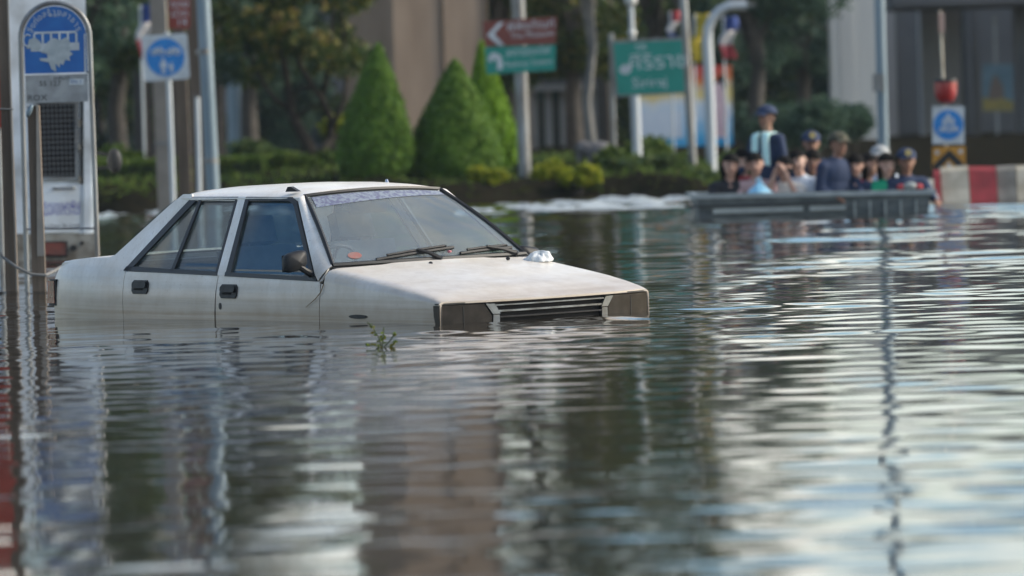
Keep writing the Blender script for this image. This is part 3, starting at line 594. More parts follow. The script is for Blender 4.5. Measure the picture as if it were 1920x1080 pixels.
# left foreground posts
o, L = stand('concrete_post', 'tall brown concrete post nearest the left edge of the picture', 'post', 24, 545, 40.5)
k = 1/ppm(40.5)
MB().prism([(-13*k, BED), (11*k, BED), (6*k, 3.4), (-9*k, 3.4)], -.045, .045).build('shaft', 'post_brown', o)
MB().box((9*k, -.055, 1.2), (.012, .012, 3.3)).build('edge_strip', 'concrete', o)
MB().tube([(-.2, -.05, 1.33), (0, -.062, 1.32), (.05, -.06, 1.318)], .006, 6).build('tie_wire', 'rope', o)
o, L = stand('short_post', 'short squared brown post standing in the water beside the taller post', 'post', 74, 545, 40.2)
MB().prism([(-12*k, BED), (13*k, BED), L(74, 198), L(52, 200)], -.05, .05).build('shaft', 'post_brown', o)
MB().prism([L(71, 480), L(85, 480), L(73, 197), L(69, 197)], -.058, -.049).build('edge_strip', 'concrete', o)
MB().ell((L(57, 208)[0], -.07, L(57, 208)[1]), (.02, .02, .05), 8, 6, (0, .4, 0)).build('insulator', 'metal_blue', o, True)
o = MB().tube([at(-12, 462, 40.2), at(8, 484, 40.2), at(30, 500, 40.1), at(58, 514, 40.08), at(85, 516, 40.08), at(100, 509, 40.3), at(116, 500, 40.8)], .0115, 6).build('sagging_rope', 'rope', None, True)
tag(o, 'grey rope sagging between the brown posts just above the water', 'rope')

# bus stop arch
Y = 43
o, L = stand('bus_stop_sign', 'blue arched bus stop sign in a grey metal tube frame by the posts', 'sign', 105, 300, Y)
c0, c1 = L(38.5, 70), L(168, 70); xm = (c0[0]+c1[0])/2; rad = (c1[0]-c0[0])/2; zc = (c0[1]+c1[1])/2
pts = [(xm-rad-.012, 0, BED), (xm-rad, 0, zc)] + [(xm-rad*math.cos(a), 0, zc+rad*math.sin(a)) for a in np.linspace(0.12, math.pi-.12, 17)] + [(xm+rad, 0, zc), (xm+rad+.012, 0, BED)]
MB().tube(pts, .0195, 10).build('tube_frame', 'metal_grey', o, True)
pr = rad-.026; zb_ = L(105, 137)[1]; zt = L(105, 192)[1]
MB().prism([(xm-pr, zb_), (xm+pr, zb_)] + [(xm+pr*math.cos(a), zc+pr*math.sin(a)) for a in np.linspace(0, math.pi, 25)], -.006, .006).build('blue_panel', 'sign_blue', o)
lp = MB().prism([(xm-pr, zt), (xm+pr, zt), (xm+pr, zb_-.012), (xm-pr, zb_-.012)], -.006, .006).build('lower_panel', 'sign_grey', o)
MB().prism([(xm+pr-.022, zb_), (xm+pr-.008, zb_), (xm+pr-.006, zc+.02), (xm+pr-.016, zc+.02)], -.011, -.0065).build('side_batten', 'sign_white', o)
# arched lettering and small line (white)
ab = MB(); word = 'สิ่งก่อสร้างสาธารณะ'
cl = ['สิ่', 'ง', 'ก่', 'อ', 'ส', 'ร้', 'า', 'ง', 'ส', 'า', 'ธ', 'า', 'ร']
for i, ch in enumerate(cl):
    a = math.pi*(.90-.80*i/(len(cl)-1)); rr = pr*.80
    tb = text_mb(ch, .066, -.0085, cx=xm+rr*math.cos(a), cz=zc+.0+rr*math.sin(a), ang=a-math.pi/2); ab.add(tb.v, tb.f)
ab.build('arched_lettering', 'sign_white', o, fix=False)
text_mb('ศาลา', .04, -.0085, cx=xm, cz=L(103, 29)[1]).build('small_lettering', 'sign_white', o, fix=False)
# bus pictogram with a torn paper over it
pb = MB(); x0, z1 = L(64, 60); x1, z0 = L(144, 92)
pb.prism([(x0, z1-.016), (x1, z1-.016), (x1, z1), (x0, z1)], -.009, -.0065)
for i in range(6): xx = lerp(x0, x1, i/5); pb.prism([(xx-.008, z1-.09), (xx+.008, z1-.09), (xx+.008, z1-.016), (xx-.008, z1-.016)], -.009, -.0065)
pb.prism([(x0-.03, z1-.15), (x1+.02, z1-.15), (x1+.02, z1-.09), (x0-.03, z1-.09)], -.009, -.0065)
pc = MB(); c_ = L(52, 76); pc.tube([(c_[0]+.034*math.cos(a), -.009, c_[1]+.045*math.sin(a)) for a in np.linspace(.9, 5.3, 14)], .006, 6)
pb.add(pc.v, pc.f); pb.build('bus_pictogram', 'sign_white', o)
tr = [(82, 92), (90, 78), (101, 71), (113, 75), (124, 70), (133, 80), (129, 86), (134, 90), (131, 96), (137, 101), (130, 107), (132, 114), (123, 112), (118, 122), (113, 118), (112, 127), (104, 119), (106, 135), (97, 130), (92, 117), (76, 114), (74, 109), (90, 109), (88, 101), (76, 98)]
MB().prism([L(*p_) for p_ in tr], -.012, -.0095).build('torn_paper', 'paper', o)
tr = [(55, 74), (66, 70), (76, 78), (78, 92), (70, 95), (58, 90), (50, 92)]
MB().prism([L(*p_) for p_ in tr], -.0122, -.0097).build('torn_paper', 'paper', o)
for txt, sz, p_, m in (('ขสมก', .05, (116, 146), 'ink'), ('55 127', .055, (94, 157), 'ink'), ('ROX', .065, (70, 184), 'ink')):
    q = L(*p_); text_mb(txt, sz, -.0085, cx=q[0], cz=q[1], sx=1.1).build('lettering', m, lp, fix=False)
q = rect(L, 130, 148, 157, 159); MB().prism(q, -.0085, -.0062).build('sticker', 'sign_white', lp); q = L(143, 153); text_mb('โทร 1', .034, -.0105, cx=q[0], cz=q[1], sx=1.2).build('lettering', 'ink_blue', lp, fix=False)
for yy in (137, 60): MB().tube([(xm+pr-.01, 0, L(105, yy)[1]), (xm+rad, 0, L(105, yy)[1])], .008, 6).build('bracket', 'metal_grey', o)
MB().tube([(xm-rad, -.01, L(105, 428)[1]), (xm+rad, -.01, L(105, 430)[1])], .008, 6).build('cross_bar', 'metal_grey', o)

# white truck seen from behind
Y = 50
o, L = stand('white_truck', 'grimy white truck seen from behind, flooded, behind the blue arched sign', 'truck', 90, 480, Y, yaw=R(8))
W0 = -1.45; Wr = L(172, 400)[0]; H = 2.75
bo = MB(); bo.prism([(W0, -.3), (Wr, -.3), (Wr+.02, .5), (Wr, H-.2), (Wr-.12, H), (W0+.12, H), (W0, H-.2)], 0, 5.2); body = bo.build('body', 'van_white', o)
def tr_panel(x0, y0, x1, y1, nm, m, d=.02, par=o, y=0): return MB().prism(rect(L, x0, y0, x1, y1), -d-y, -.001-y).build(nm, m, par)
tr_panel(62, 345, 148, 436, 'tailgate', 'van_white', .025)
wf = tr_panel(66, 190, 148, 338, 'rear_window', 'dark_void', .006)
for x0, y0, x1, y1 in ((64, 332, 149, 338), (141, 192, 146, 332), (64, 188, 70, 332), (66, 186, 149, 193)): tr_panel(x0, y0, x1, y1, 'window_frame', 'metal_grey', .035, wf)
gb = MB()
for i in range(9):
    a, b_ = L(73+i*8, 192), L(73+i*8, 334); gb.box((a[0], -.024, (a[1]+b_[1])/2), (.008, .008, a[1]-b_[1]))
for i in range(14):
    a, b_ = L(70, 198+i*10), L(142, 198+i*10); gb.box(((a[0]+b_[0])/2, -.031, a[1]), (b_[0]-a[0], .006, .008))
gb.build('window_grille', 'trim_grey', wf)
tr_panel(150, 188, 156, 345, 'door_seam', 'black_rubber', .004)
tr_panel(157, 190, 170, 440, 'corner_post', 'van_white', .03)
for yy in (225, 270, 330): tr_panel(146, yy, 151, yy+12, 'hinge', 'van_dirty', .045)
a, b_ = L(100, 354), L(140, 352); MB().tube([(a[0], -.03, a[1]), (a[0]+.02, -.07, a[1]), (b_[0]-.02, -.07, b_[1]), (b_[0], -.03, b_[1])], .012, 8).build('tailgate_handle', 'metal_grey', o, True)
for txt, sz, p_ in (('บริการรถรับ', .085, (110, 385)), ('ขนส่งทั่วไป', .095, (110, 397))): q = L(*p_); text_mb(txt, sz, -.027, cx=q[0], cz=q[1], sx=.95).build('lettering', 'ink_purple', o, fix=False)
q = L(115, 424); text_mb('ทะเบียน 70-2164', .05, -.027, cx=q[0], cz=q[1]).build('lettering', 'ink', o, fix=False)
tr_panel(10, 438, 182, 500, 'rear_bumper', 'van_dirty', .05)
tl = tr_panel(78, 452, 126, 482, 'tail_light', 'black_plastic', .062); MB().prism(rect(L, 82, 455, 122, 478), -.075, -.06).build('tail_lens', 'tail_red', tl)
for qx, qy, r_ in ((137, 465, .030), (153, 456, .018)): q = L(qx, qy); MB().tube([(q[0], -.02, q[1]), (q[0], -.065, q[1])], r_, 14).build('reflector', 'black_plastic', o)
tr_panel(-40, 190, 22, 330, 'side_window', 'dark_void', .006); tr_panel(-10, 372, 9, 410, 'blue_plate', 'sign_blue', .03)
mm_ = MB(); q = L(232, 302); mm_.ell((q[0], 1.2, q[1]), (.07, .06, .115), 12, 8); mm_.tube([(q[0], 1.2, q[1]+.05), (Wr-.02, 1.3, q[1]+.10)], .015, 6); mm_.tube([(q[0], 1.2, q[1]-.05), (Wr-.02, 1.3, q[1]-.08)], .012, 6)
mm_.build('wing_mirror', 'black_plastic', o, True)
MB().tube([(Wr-.3, .8, -.3), (Wr-.08, .8, -.3)], .35, 18).build('rear_wheel', 'black_rubber', o)
# red pillar just outside the left edge: its reflection streaks the water
p_ = at(-9, 148, 46)
o = thing('red_signboard', 'tall red signboard on two legs at the far left edge', 'signboard', (p_.x, 46, 0))
MB().box((-.10, 0, 2.2), (.36, .05, 2.0)).build('board', 'red_paint', o); 
for s in (-1, 1): MB().tube([(-.10+s*.11, 0, BED), (-.10+s*.11, 0, 1.2)], .025, 8).build('leg', 'metal_grey', o, True)

# ------------------------------------------------------------------ poles and small signs, left of centre
Y = 72
def pole(name, label, m, px0, px1, w0, w1, Y=72, top=9, square=False, cat='pole', bot=None):
    """px0 at the picture's top edge, px1 at y=350; w in pixels"""
    a, c = at(px0, 0, Y), at(px1, 350, Y); d = (a-c)/(a.z-c.z); zb = BED if bot is None else bot
    base = c + d*(zb-c.z); k = 1/ppm(Y)/2
    o = thing(name, label, cat, base); tp = d*(top-zb); wt = lerp(w1, w0, min(1.6, (top-zb)/(a.z-zb)))
    if square:
        vs = []
        for q, wv in ((Vector((0, 0, 0)), w1*k), (tp, max(.4*w1, wt)*k)): vs += [q+Vector((sx*wv, sy*wv, 0)) for sx, sy in ((-1, -1), (1, -1), (1, 1), (-1, 1))]
        MB().add(vs, [(0, 1, 5, 4), (1, 2, 6, 5), (2, 3, 7, 6), (3, 0, 4, 7), (4, 5, 6, 7), (3, 2, 1, 0)]).build('shaft', m, o)
    else: MB().tube([(0, 0, 0), tp*.5, tp], [w1*k, (w1+wt)/2*k, max(.4*w1, wt)*k], 14).build('shaft', m, o, True)
    return o
o = pole('concrete_pole', 'wide grey concrete pole behind the left half of the bicycle sign', 'concrete', 296, 311, 29, 31, 74, 9, True)
for z in (1.0, 2.2, 3.4): MB().box((Vector((-.02*z, 0, z-BED))), (.24, .24, .03)).build('steel_band', 'metal_grey', o)
o = pole('brown_pole', 'narrow brown concrete pole just right of the bicycle sign post', 'post_brown', 333, 347, 22, 24, 73.5, 8.5, True)
MB().box((-.03, -.09, 2.6), (.05, .04, .3)).build('conduit_clip', 'metal_grey', o)
o = pole('brown_pole', 'dark brown pole tight against the blue-grey steel pole', 'post_brown', 360, 374, 20, 22, 72.8, 8.8, True)
MB().tube([(.09, -.06, 0), (.03, -.06, 3.2)], .014, 6).build('cable_conduit', 'black_plastic', o)
o = pole('steel_pole', 'leaning blue-grey steel pole, the thickest round one left of the tree', 'metal_blue', 381, 399, 27, 25, 71.5, 9.5)
for z in (1.2, 2.6): MB().tube([(-.03*z, 0, z-.02), (-.03*z, 0, z+.04)], .105, 14).build('collar', 'metal_grey', o)
o = pole('thin_post', 'thin pale post with a flat top in front of the brown pole', 'metal_pale', 365, 374, 9, 9, 71, at(370, 181, 71).z)
MB().box((0, 0, at(370, 181, 71).z-BED), (.075, .075, .02)).build('cap', 'metal_grey', o)
# bicycle lane sign
def bicycle(b, cx, cz, s, y):
    """flat bicycle pictogram about 2s wide"""
    for sx in (-1, 1): b.tube([(cx+sx*s*.55+.36*s*math.cos(a), y, cz-.1*s+.36*s*math.sin(a)) for a in np.linspace(0, 6.283, 17)], .11*s, 5, False)
    P = {'h1': (-.55, -.1), 'h2': (.55, -.1), 'bb': (0, -.12), 'st': (-.2, .42), 'hd': (.38, .42)}
    for a, c in (('h1', 'bb'), ('h1', 'st'), ('bb', 'st'), ('bb', 'hd'), ('st', 'hd'), ('hd', 'h2')): b.tube([(cx+P[a][0]*s, y, cz+P[a][1]*s), (cx+P[c][0]*s, y, cz+P[c][1]*s)], .085*s, 5)
    b.tube([(cx-.34*s, y, cz+.5*s), (cx-.08*s, y, cz+.5*s)], .08*s, 5); b.tube([(cx+.38*s, y, cz+.42*s), (cx+.34*s, y, cz+.66*s), (cx+.58*s, y, cz+.66*s)], .07*s, 5)
def walker(b, cx, cz, s, y):
    b.ell((cx, y, cz+.82*s), (.16*s, .004, .18*s), 10, 8); b.prism([(cx-.24*s, cz+.6*s), (cx+.24*s, cz+.6*s), (cx+.18*s, cz), (cx-.18*s, cz)], y-.003, y+.003)
    for sx in (-1, 1): b.tube([(cx+sx*.1*s, y, cz), (cx+sx*.16*s, y, cz-.65*s)], .09*s, 5); b.tube([(cx+sx*.24*s, y, cz+.56*s), (cx+sx*.36*s, y, cz+.05*s)], .07*s, 5)
Y = 70.5
o, L = stand('bicycle_sign', 'square white sign with blue disc and bicycles on a thin pale post', 'sign', 314, 110, Y, zb=BED)
a, c = L(313, 60), L(326, 400); MB().tube([(c[0]+.0, .02, 0), (a[0], .02, a[1])], .034, 10).build('post', 'metal_pale', o, True)
cx, cz = L(310.5, 107.5); s = 43/ppm(Y)
def rsq(cx, cz, s, r, tilt=0): 
    pts = [(sx*(s-r)+r*math.cos(a), sz*(s-r)+r*math.sin(a)) for sx, sz, a0 in ((1, 1, 0), (-1, 1, 1), (-1, -1, 2), (1, -1, 3)) for a in np.linspace(a0*math.pi/2, (a0+1)*math.pi/2, 5)]
    return [(cx+x*math.cos(tilt)-z*math.sin(tilt), cz+x*math.sin(tilt)+z*math.cos(tilt)) for x, z in pts]
pn = MB().prism(rsq(cx, cz, s, .04, .035), -.02, -.008).build('white_panel', 'sign_white', o)
MB().prism(disc_pts(cx, cz, s*.83), -.025, -.019).build('blue_disc', 'disc_blue', pn)
for dx_, dz_, s_ in ((-.095, .075, .088), (.10, .07, .088)): pb = MB(); bicycle(pb, cx+dx_, cz+dz_, s_, -.027); pb.build('bicycle_mark', 'sign_white', pn)
for dx_, dz_, s_ in ((-.03, -.13, .12), (.07, -.15, .08)): pb = MB(); walker(pb, cx+dx_, cz+dz_, s_, -.027); pb.build('walker_mark', 'sign_white', pn)
Y = 72.5
o, L = stand('red_sign', 'small red hanging sign with white writing above the bicycle sign', 'sign', 338, 25, Y, zb=0)
q = rect(L, 318, -36, 357, 54); pn = MB().prism(q, -.16, -.13).build('panel', 'sign_red', o)
for i, (txt, yy) in enumerate((('ซอย', 8), ('ปาก', 26), ('14', 42))): q = L(338 if i < 2 else 342, yy); text_mb(txt, .14, -.163, cx=q[0], cz=q[1]).build('lettering', 'sign_white', pn, fix=False)
for yy in (-30, 48): q = L(330, yy); MB().box((q[0]+.03, -.07, q[1]), (.03, .14, .03)).build('bracket', 'metal_grey', o)

# flags: three coloured bands hanging from a staff
def flag(label, px, py, Y, w, h, lean, cols, staff_h, horizontal=True, cat='flag'):
    p0 = at(px, py, Y); z0 = gz(p0.x, Y)-.1
    o = thing('flag', label, cat, (p0.x, Y, z0)); top = p0.z-z0
    hs_ = staff_h; MB().tube([(0, 0, 0), (lean*top, 0, top), (lean*(top+hs_), 0, top+hs_)], .02, 6).build('staff', 'metal_pale', o, True)
    n = len(cols)
    for i, c in enumerate(cols):
        def ff(u, v):
            s_ = (i+u)/n; x = lean*(top+hs_)-w*(.10+.9*s_) if lean < 0 else lean*(top+hs_)+w*(.05+.95*s_)
            zz = top+hs_-.03 - h*v - .35*h*s_*(.5+.5*v); return (x*1.0 + .03*math.sin(v*7+s_*3), .05*math.sin(s_*9+v*5), zz)
        def ffh(u, v):
            s_ = (i+u)/n; return (lean*(top+hs_) + w*(v-.5*s_*.6) + .05*math.sin(s_*8), .05*math.sin(v*7+s_*5), top+hs_-h*s_)
        MB().slab(ffh if horizontal else ff, 6, 8, (0, .004, 0)).build('band', c, o, True, 0)
THAI = ['flag_blue', 'flag_white', 'flag_red']
flag('drooping blue white and red flag beside the bicycle sign', 266, 120, 90, .22, .85, .0, THAI, .95)
flag('small red, white and blue flag hanging above the green sign', 1258, 75, 97, .16, .55, 0, ['flag_red', 'flag_white', 'flag_blue'], .5)
flag('yellow flag hanging right of the green sign', 1296, 118, 97, .30, .85, .03, ['flag_yellow', 'flag_yellow'], .85)
flag('red white and blue flag behind the curved street lamp', 1358, 108, 98, .24, .75, 0, ['flag_blue', 'flag_white', 'flag_red'], .72)

# ------------------------------------------------------------------ direction signs
Y = 83.5
o, L = stand('direction_sign', 'brown and green direction boards stacked on one grey post', 'sign', 976, 88, Y, zb=gz(at(976, 88, Y).x, Y)-.1)
a, c = L(970, -30), L(985, 356); MB().tube([(c[0], .05, 0), (a[0], .05, a[1])], 12.5/ppm(Y), 14).build('post', 'metal_grey', o, True)
def board(pts, m, nm, y=-.06):
    return MB().prism([L(*p_) for p_ in pts], y, y+.03).build(nm, m, o)
bb = board([(909, 87), (1042, 82), (1045, 31), (905, 40)], 'sign_brown', 'brown_board')
gb_ = board([(912, 139), (1041, 132), (1042, 84), (909, 89)], 'sign_green', 'green_board')
arrow = [(913, 66), (936, 42), (945, 42), (926, 64), (946, 85), (936, 86)]
MB().prism([L(*p_) for p_ in arrow], -.064, -.0605).build('arrow', 'sign_white', bb)
arrow = [(914, 113), (920, 100), (930, 99), (940, 105), (943, 120), (942, 130), (932, 131), (933, 121), (930, 112), (924, 111), (923, 117)]
MB().prism([L(*p_) for p_ in arrow], -.064, -.0605).build('arrow', 'sign_white', gb_)
for txt, sz, p_, par in (('พิพิธภัณฑ์', .17, (995, 48), bb), ('The Museum', .12, (998, 65), bb), ('สถานีรถไฟ', .15, (990, 97), gb_), ('Railway Station', .11, (992, 118), gb_)):
    q = L(*p_); text_mb(txt, sz, -.0615, cx=q[0], cz=q[1], ang=.05, sx=1.05).build('lettering', 'sign_white', par, fix=False)
Y = 88
o, L = stand('green_sign', 'large green road sign with Thai and English writing on two posts', 'sign', 1217, 125, Y, zb=gz(at(1217, 125, Y).x, Y)-.1)
for p0, p1, w_ in (((1146, 62), (1153, 352), 5), ((1278, -60), (1300, 345), 8)):
    a, c = L(*p0), L(*p1); MB().tube([(c[0], .04, 0), (a[0], .04, a[1])], w_/ppm(Y), 10).build('post', 'metal_grey', o, True)
pn = MB().prism([L(1152, 182), L(1288, 175), L(1281, 69), L(1144, 76)], -.03, .0).build('sign_border', 'metal_grey', o)
MB().prism([L(1158, 178), L(1284, 172), L(1279, 75), L(1150, 81)], -.036, -.028).build('green_face', 'sign_green', pn)
for txt, sz, p_, sx in (('รพ.', .15, (1203, 88), 1), ('ศิริราช', .34, (1233, 116), 1.1), ('Siriraj', .22, (1218, 155), 1.1)):
    q = L(*p_); text_mb(txt, sz, -.0375, cx=q[0], cz=q[1], ang=.03, sx=sx).build('lettering', 'sign_white', pn, fix=False)
MB().prism([L(1160, 130), L(1168, 121), L(1180, 122), L(1185, 130), L(1178, 139), L(1166, 139)], -.0395, -.035).build('marker_spot', 'sign_white', pn)

# globe street lamp, curved lamp, banner
Y = 92
o, L = stand('globe_lamp', 'pale lamp post carrying white globes, behind the green sign', 'street lamp', 1195, 310, Y, zb=gz(at(1195, 310, Y).x, Y)-.1)
a, c = L(1180, -60), L(1196, 318); MB().tube([(c[0], 0, 0), (lerp(c[0], a[0], .45), 0, lerp(0, a[1], .45))], 9/ppm(Y), 12).build('base_post', 'metal_pale', o, True)
MB().tube([(lerp(c[0], a[0], .45), 0, lerp(0, a[1], .45)), (a[0], 0, a[1])], 5/ppm(Y), 10).build('upper_post', 'metal_pale', o, True)
for qx, qy, r_ in ((1183, 0, 12), (1185, 62, 8)): q = L(qx, qy); MB().ell((q[0], 0, q[1]), r_/ppm(Y), 12, 8).build('globe', 'globe', o, True)
Y = 94
o, L = stand('curved_lamp', 'pale street lamp with a curved arm bending right above the boat', 'street lamp', 1333, 290, Y, zb=gz(at(1333, 290, Y).x, Y)-.1)
pts = [(L(1334, 300)[0], 0, 0)] + [(L(*q)[0], 0, L(*q)[1]) for q in ((1332, 230), (1328, 120), (1326, 75), (1328, 52), (1336, 34), (1350, 19), (1368, 11), (1400, 10))]
MB().tube(pts, [10/ppm(Y)]*4+[9/ppm(Y)]*4+[8.5/ppm(Y)], 12).build('post', 'metal_pale', o, True)
q = L(1404, 9); MB().box((q[0], 0, q[1]), (.22, .12, .06)).build('lamp_head', 'metal_grey', o)
Y = 103
o, L = stand('banner_board', 'large colourful banner of orange, yellow and blue on the bank', 'banner', 1283, 200, Y, zb=gz(at(1283, 200, Y).x, Y)-.1)
def banner_mat():
    m = bpy.data.materials.new('banner_print'); m.use_nodes = True; t = m.node_tree; p = t.nodes['Principled BSDF']; p.inputs['Roughness'].default_value = .6; Lk = t.links.new
    tc = t.nodes.new('ShaderNodeTexCoord'); sx = t.nodes.new('ShaderNodeSeparateXYZ'); Lk(tc.outputs['Generated'], sx.inputs[0])
    n = t.nodes.new('ShaderNodeTexNoise'); n.inputs['Scale'].default_value = 3.2; Lk(tc.outputs['Generated'], n.inputs['Vector'])
    a = t.nodes.new('ShaderNodeMath'); a.operation = 'MULTIPLY_ADD'; a.inputs[1].default_value = .5; Lk(n.outputs['Fac'], a.inputs[0])
    s = t.nodes.new('ShaderNodeMath'); s.operation = 'SUBTRACT'; Lk(sx.outputs[2], s.inputs[0]); s.inputs[1].default_value = .25; Lk(s.outputs[0], a.inputs[2])
    r = t.nodes.new('ShaderNodeValToRGB'); e = r.color_ramp.elements; cs = [(0, (.02, .38, .72)), (.22, (.14, .52, .80)), (.36, (.56, .70, .82)), (.52, (.76, .76, .74)), (.64, (.80, .62, .22)), (.78, (.70, .50, .32)), (.86, (.75, .25, .06)), (.97, (.62, .08, .05))]
    while len(e) < len(cs): e.new(1)
    for i, (p_, c) in enumerate(cs): e[i].position = p_; e[i].color = (*c, 1)
    Lk(a.outputs[0], r.inputs[0]); Lk(r.outputs[0], p.inputs['Base Color']); return m
pn = MB().prism([L(1190, 277), L(1374, 272), L(1372, 122), L(1186, 126)], -.02, .02).build('printed_face', banner_mat(), o)
MB().prism([L(*q) for q in ((1338, 258), (1360, 258), (1366, 215), (1362, 190), (1356, 178), (1358, 160), (1350, 150), (1340, 156), (1338, 172), (1334, 190), (1332, 220))], -.023, -.019).build('printed_figure', mat('banner_pink', (.72, .48, .52), .6, col2=(.78, .58, .60), scale=6), pn)
MB().prism([L(*q) for q in ((1338, 158), (1350, 140), (1362, 146), (1362, 172), (1356, 166), (1350, 152), (1342, 158))], -.026, -.0225).build('printed_hair', 'hair', pn)
MB().prism([L(*q) for q in ((1196, 262), (1282, 258), (1280, 208), (1198, 212))], -.0235, -.019).build('printed_patch', mat('banner_pale', (.64, .70, .78), .6, col2=(.70, .75, .80), scale=5), pn)
for qx in (1200, 1362): q = L(qx, 275); MB().box((q[0], .05, q[1]/2), (.06, .06, q[1]+.4)).build('leg', 'metal_grey', o)

# ------------------------------------------------------------------ the right-hand end: pole, warning sign, barrier
o = pole('dark_pole', 'dark grey tall pole rising behind the boat, right of the pale column', 'metal_blue', 1649, 1658, 21, 20, 78, 16)
MB().box((-.05, -.14, 2.0), (.16, .05, .25)).build('junction_box', 'metal_grey', o)
Y = 71.5
o, L = stand('warning_sign', 'blue disc sign over a yellow chevron board with a red lamp on top', 'sign', 1778, 300, Y, zb=BED)
a, c = L(1763, 20), L(1779, 380); MB().tube([(c[0], .04, 0), (a[0], .04, a[1])], .018, 8).build('post', 'barrier_white', o, True)
q = L(1766, 42); MB().box((q[0], .03, q[1]), (.075, .05, .25)).build('post_tip', mat('tip_sunlit', (.45, .30, .24), .7), o)  # warm low sunlight painted into the colour of the tip
MB().tube([(L(1770, 60)[0], .06, L(1770, 60)[1]), (L(1771, 150)[0], .06, L(1771, 150)[1])], .01, 6).build('cable', 'black_plastic', o)
cx, cz = L(1778, 234); s = 30/ppm(Y); pn = MB().prism([L(1748, 270), L(1808, 270), L(1808, 199), L(1748, 199)], -.02, -.008).build('white_panel', 'sign_white', o)
MB().prism(disc_pts(cx, cz, 28/ppm(Y)), -.025, -.019).build('blue_disc', 'disc_blue', pn)
for dx_, dz_, s_ in ((-.06, -.055, .066), (.065, -.06, .066)): pb = MB(); bicycle(pb, cx+dx_, cz+dz_, s_, -.027); pb.build('bicycle_mark', 'sign_white', pn)
for dx_, dz_, s_ in ((0, .05, .10), (-.055, .02, .07), (.055, .02, .07)): pb = MB(); walker(pb, cx+dx_, cz+dz_, s_, -.027); pb.build('walker_mark', 'sign_white', pn)
yb = MB().prism([L(1748, 320), L(1810, 318), L(1810, 274), L(1748, 276)], -.02, -.008).build('chevron_board', 'yellow_board', o)
MB().prism([L(1749, 319), L(1760, 319), L(1779, 297), L(1799, 318), L(1809, 317), L(1809, 309), L(1780, 280), L(1749, 309)], -.024, -.019).build('black_chevron', 'black_plastic', yb)
for qx, qy in ((1757, 286), (1801, 284), (1779, 309)): q = L(qx, qy); MB().prism(disc_pts(q[0], q[1], .028, 10), -.024, -.019).build('reflector_stud', 'sign_white', yb)
q = L(1773, 172); lm = MB(); rr = [(.0, -23), (.05, -22), (.10, -17), (.132, -8), (.142, 2), (.145, 14), (.145, 18)]
lm.tube([(q[0], 0, q[1]+zz/ppm(Y)) for r_, zz in rr], [max(.002, r_*1.02) for r_, zz in rr], 18); lo_ = lm.build('red_lamp', 'lamp_red', o, True)
MB().tube([(q[0], 0, q[1]+18/ppm(Y)), (q[0], 0, q[1]+24/ppm(Y))], [.155, .145], 18).build('lamp_lid', 'black_plastic', lo_)
# concrete barriers, painted red and white
Y = 69.5; x = at(1732, 350, Y).x; zt = at(1850, 316, Y).z
bcols = ['barrier_white', 'barrier_red', 'barrier_white', 'barrier_red', 'barrier_white', 'barrier_grey', 'barrier_white', 'barrier_red', 'barrier_white', 'barrier_red']
bpx = [1700, 1752, 1764, 1818, 1870, 1872, 1908, 1960, 2030, 2100]
segs = [(1690, 1750, 'barrier_white', 'cream end block of the painted barrier, half hidden by the navy-jacketed person'), (1751, 1763, 'barrier_red', 'narrow red painted barrier block just behind the boat tip'), (1764, 1817, 'barrier_white', 'cream painted barrier block under the chevron board'), (1818, 1869, 'barrier_red', 'wide red painted barrier block between two pale ones'), (1870, 1907, 'barrier_grey', 'grimy grey barrier block right of the wide red one'), (1908, 1975, 'barrier_white', 'cream barrier block at the right edge of the picture')]
for i, (pa, pb_, m, lab) in enumerate(segs):
    xa, xb = at(pa, 350, Y).x+.004, at(pb_, 350, Y).x-.004; dy = .05*i; zt_ = at((pa+pb_)/2, 318-6*(i > 1)-2*(i > 3)-(0 if i else -18), Y).z
    prof = [(-.26, BED), (-.24, -.02), (-.17, zt_*.35), (-.11, zt_*.86), (-.06, zt_), (.06, zt_), (.11, zt_*.86), (.17, zt_*.35), (.26, BED)]; n = len(prof)
    bb_ = MB(); bb_.add([(xx, Y+dy+py_, pz_+.006*math.sin(9*xx)) for xx in (xa, (xa+xb)/2, xb) for py_, pz_ in prof], [(j*n+q_, j*n+(q_+1) % n, (j+1)*n+(q_+1) % n, (j+1)*n+q_) for j in range(2) for q_ in range(n)] + [tuple(range(n)), tuple(range(3*n-1, 2*n-1, -1))])
    tag(bb_.build('barrier_block', m, None), lab, 'barrier', 'painted barrier blocks')

# ------------------------------------------------------------------ buildings and big columns behind
Y = 108
a, b_, c = at(655, 200, Y), at(742, 200, Y-.9), at(919, 200, Y)
o = thing('overpass_pillar', 'huge brown concrete pillar rising behind the clipped cone trees', 'pillar', (b_.x, Y, .2))
lf = [(a.x-b_.x, -.70), (0, -.9), (c.x-b_.x, -.45), (c.x-b_.x-.3, 2.6), (a.x-b_.x+.4, 2.6)]
vs = [(x, y, z) for z in (-.5, 5, 10, 17) for x, y in lf]; n = 5
MB().add(vs, [(j*n+i, j*n+(i+1) % n, (j+1)*n+(i+1) % n, (j+1)*n+i) for j in range(3) for i in range(n)]+[tuple(range(3*n, 4*n))]).build('shaft', 'concrete_brown', o)
for fx, w_ in ((.52, .05), (.98, .04)):
    x = (c.x-b_.x)*fx; y = lerp(-.9, -.45, fx); MB().box((x, y-.02, 8), (w_, .04, 17), (0, 0, math.atan2(.45, c.x-b_.x))).build('joint_strip', 'post_brown', o)
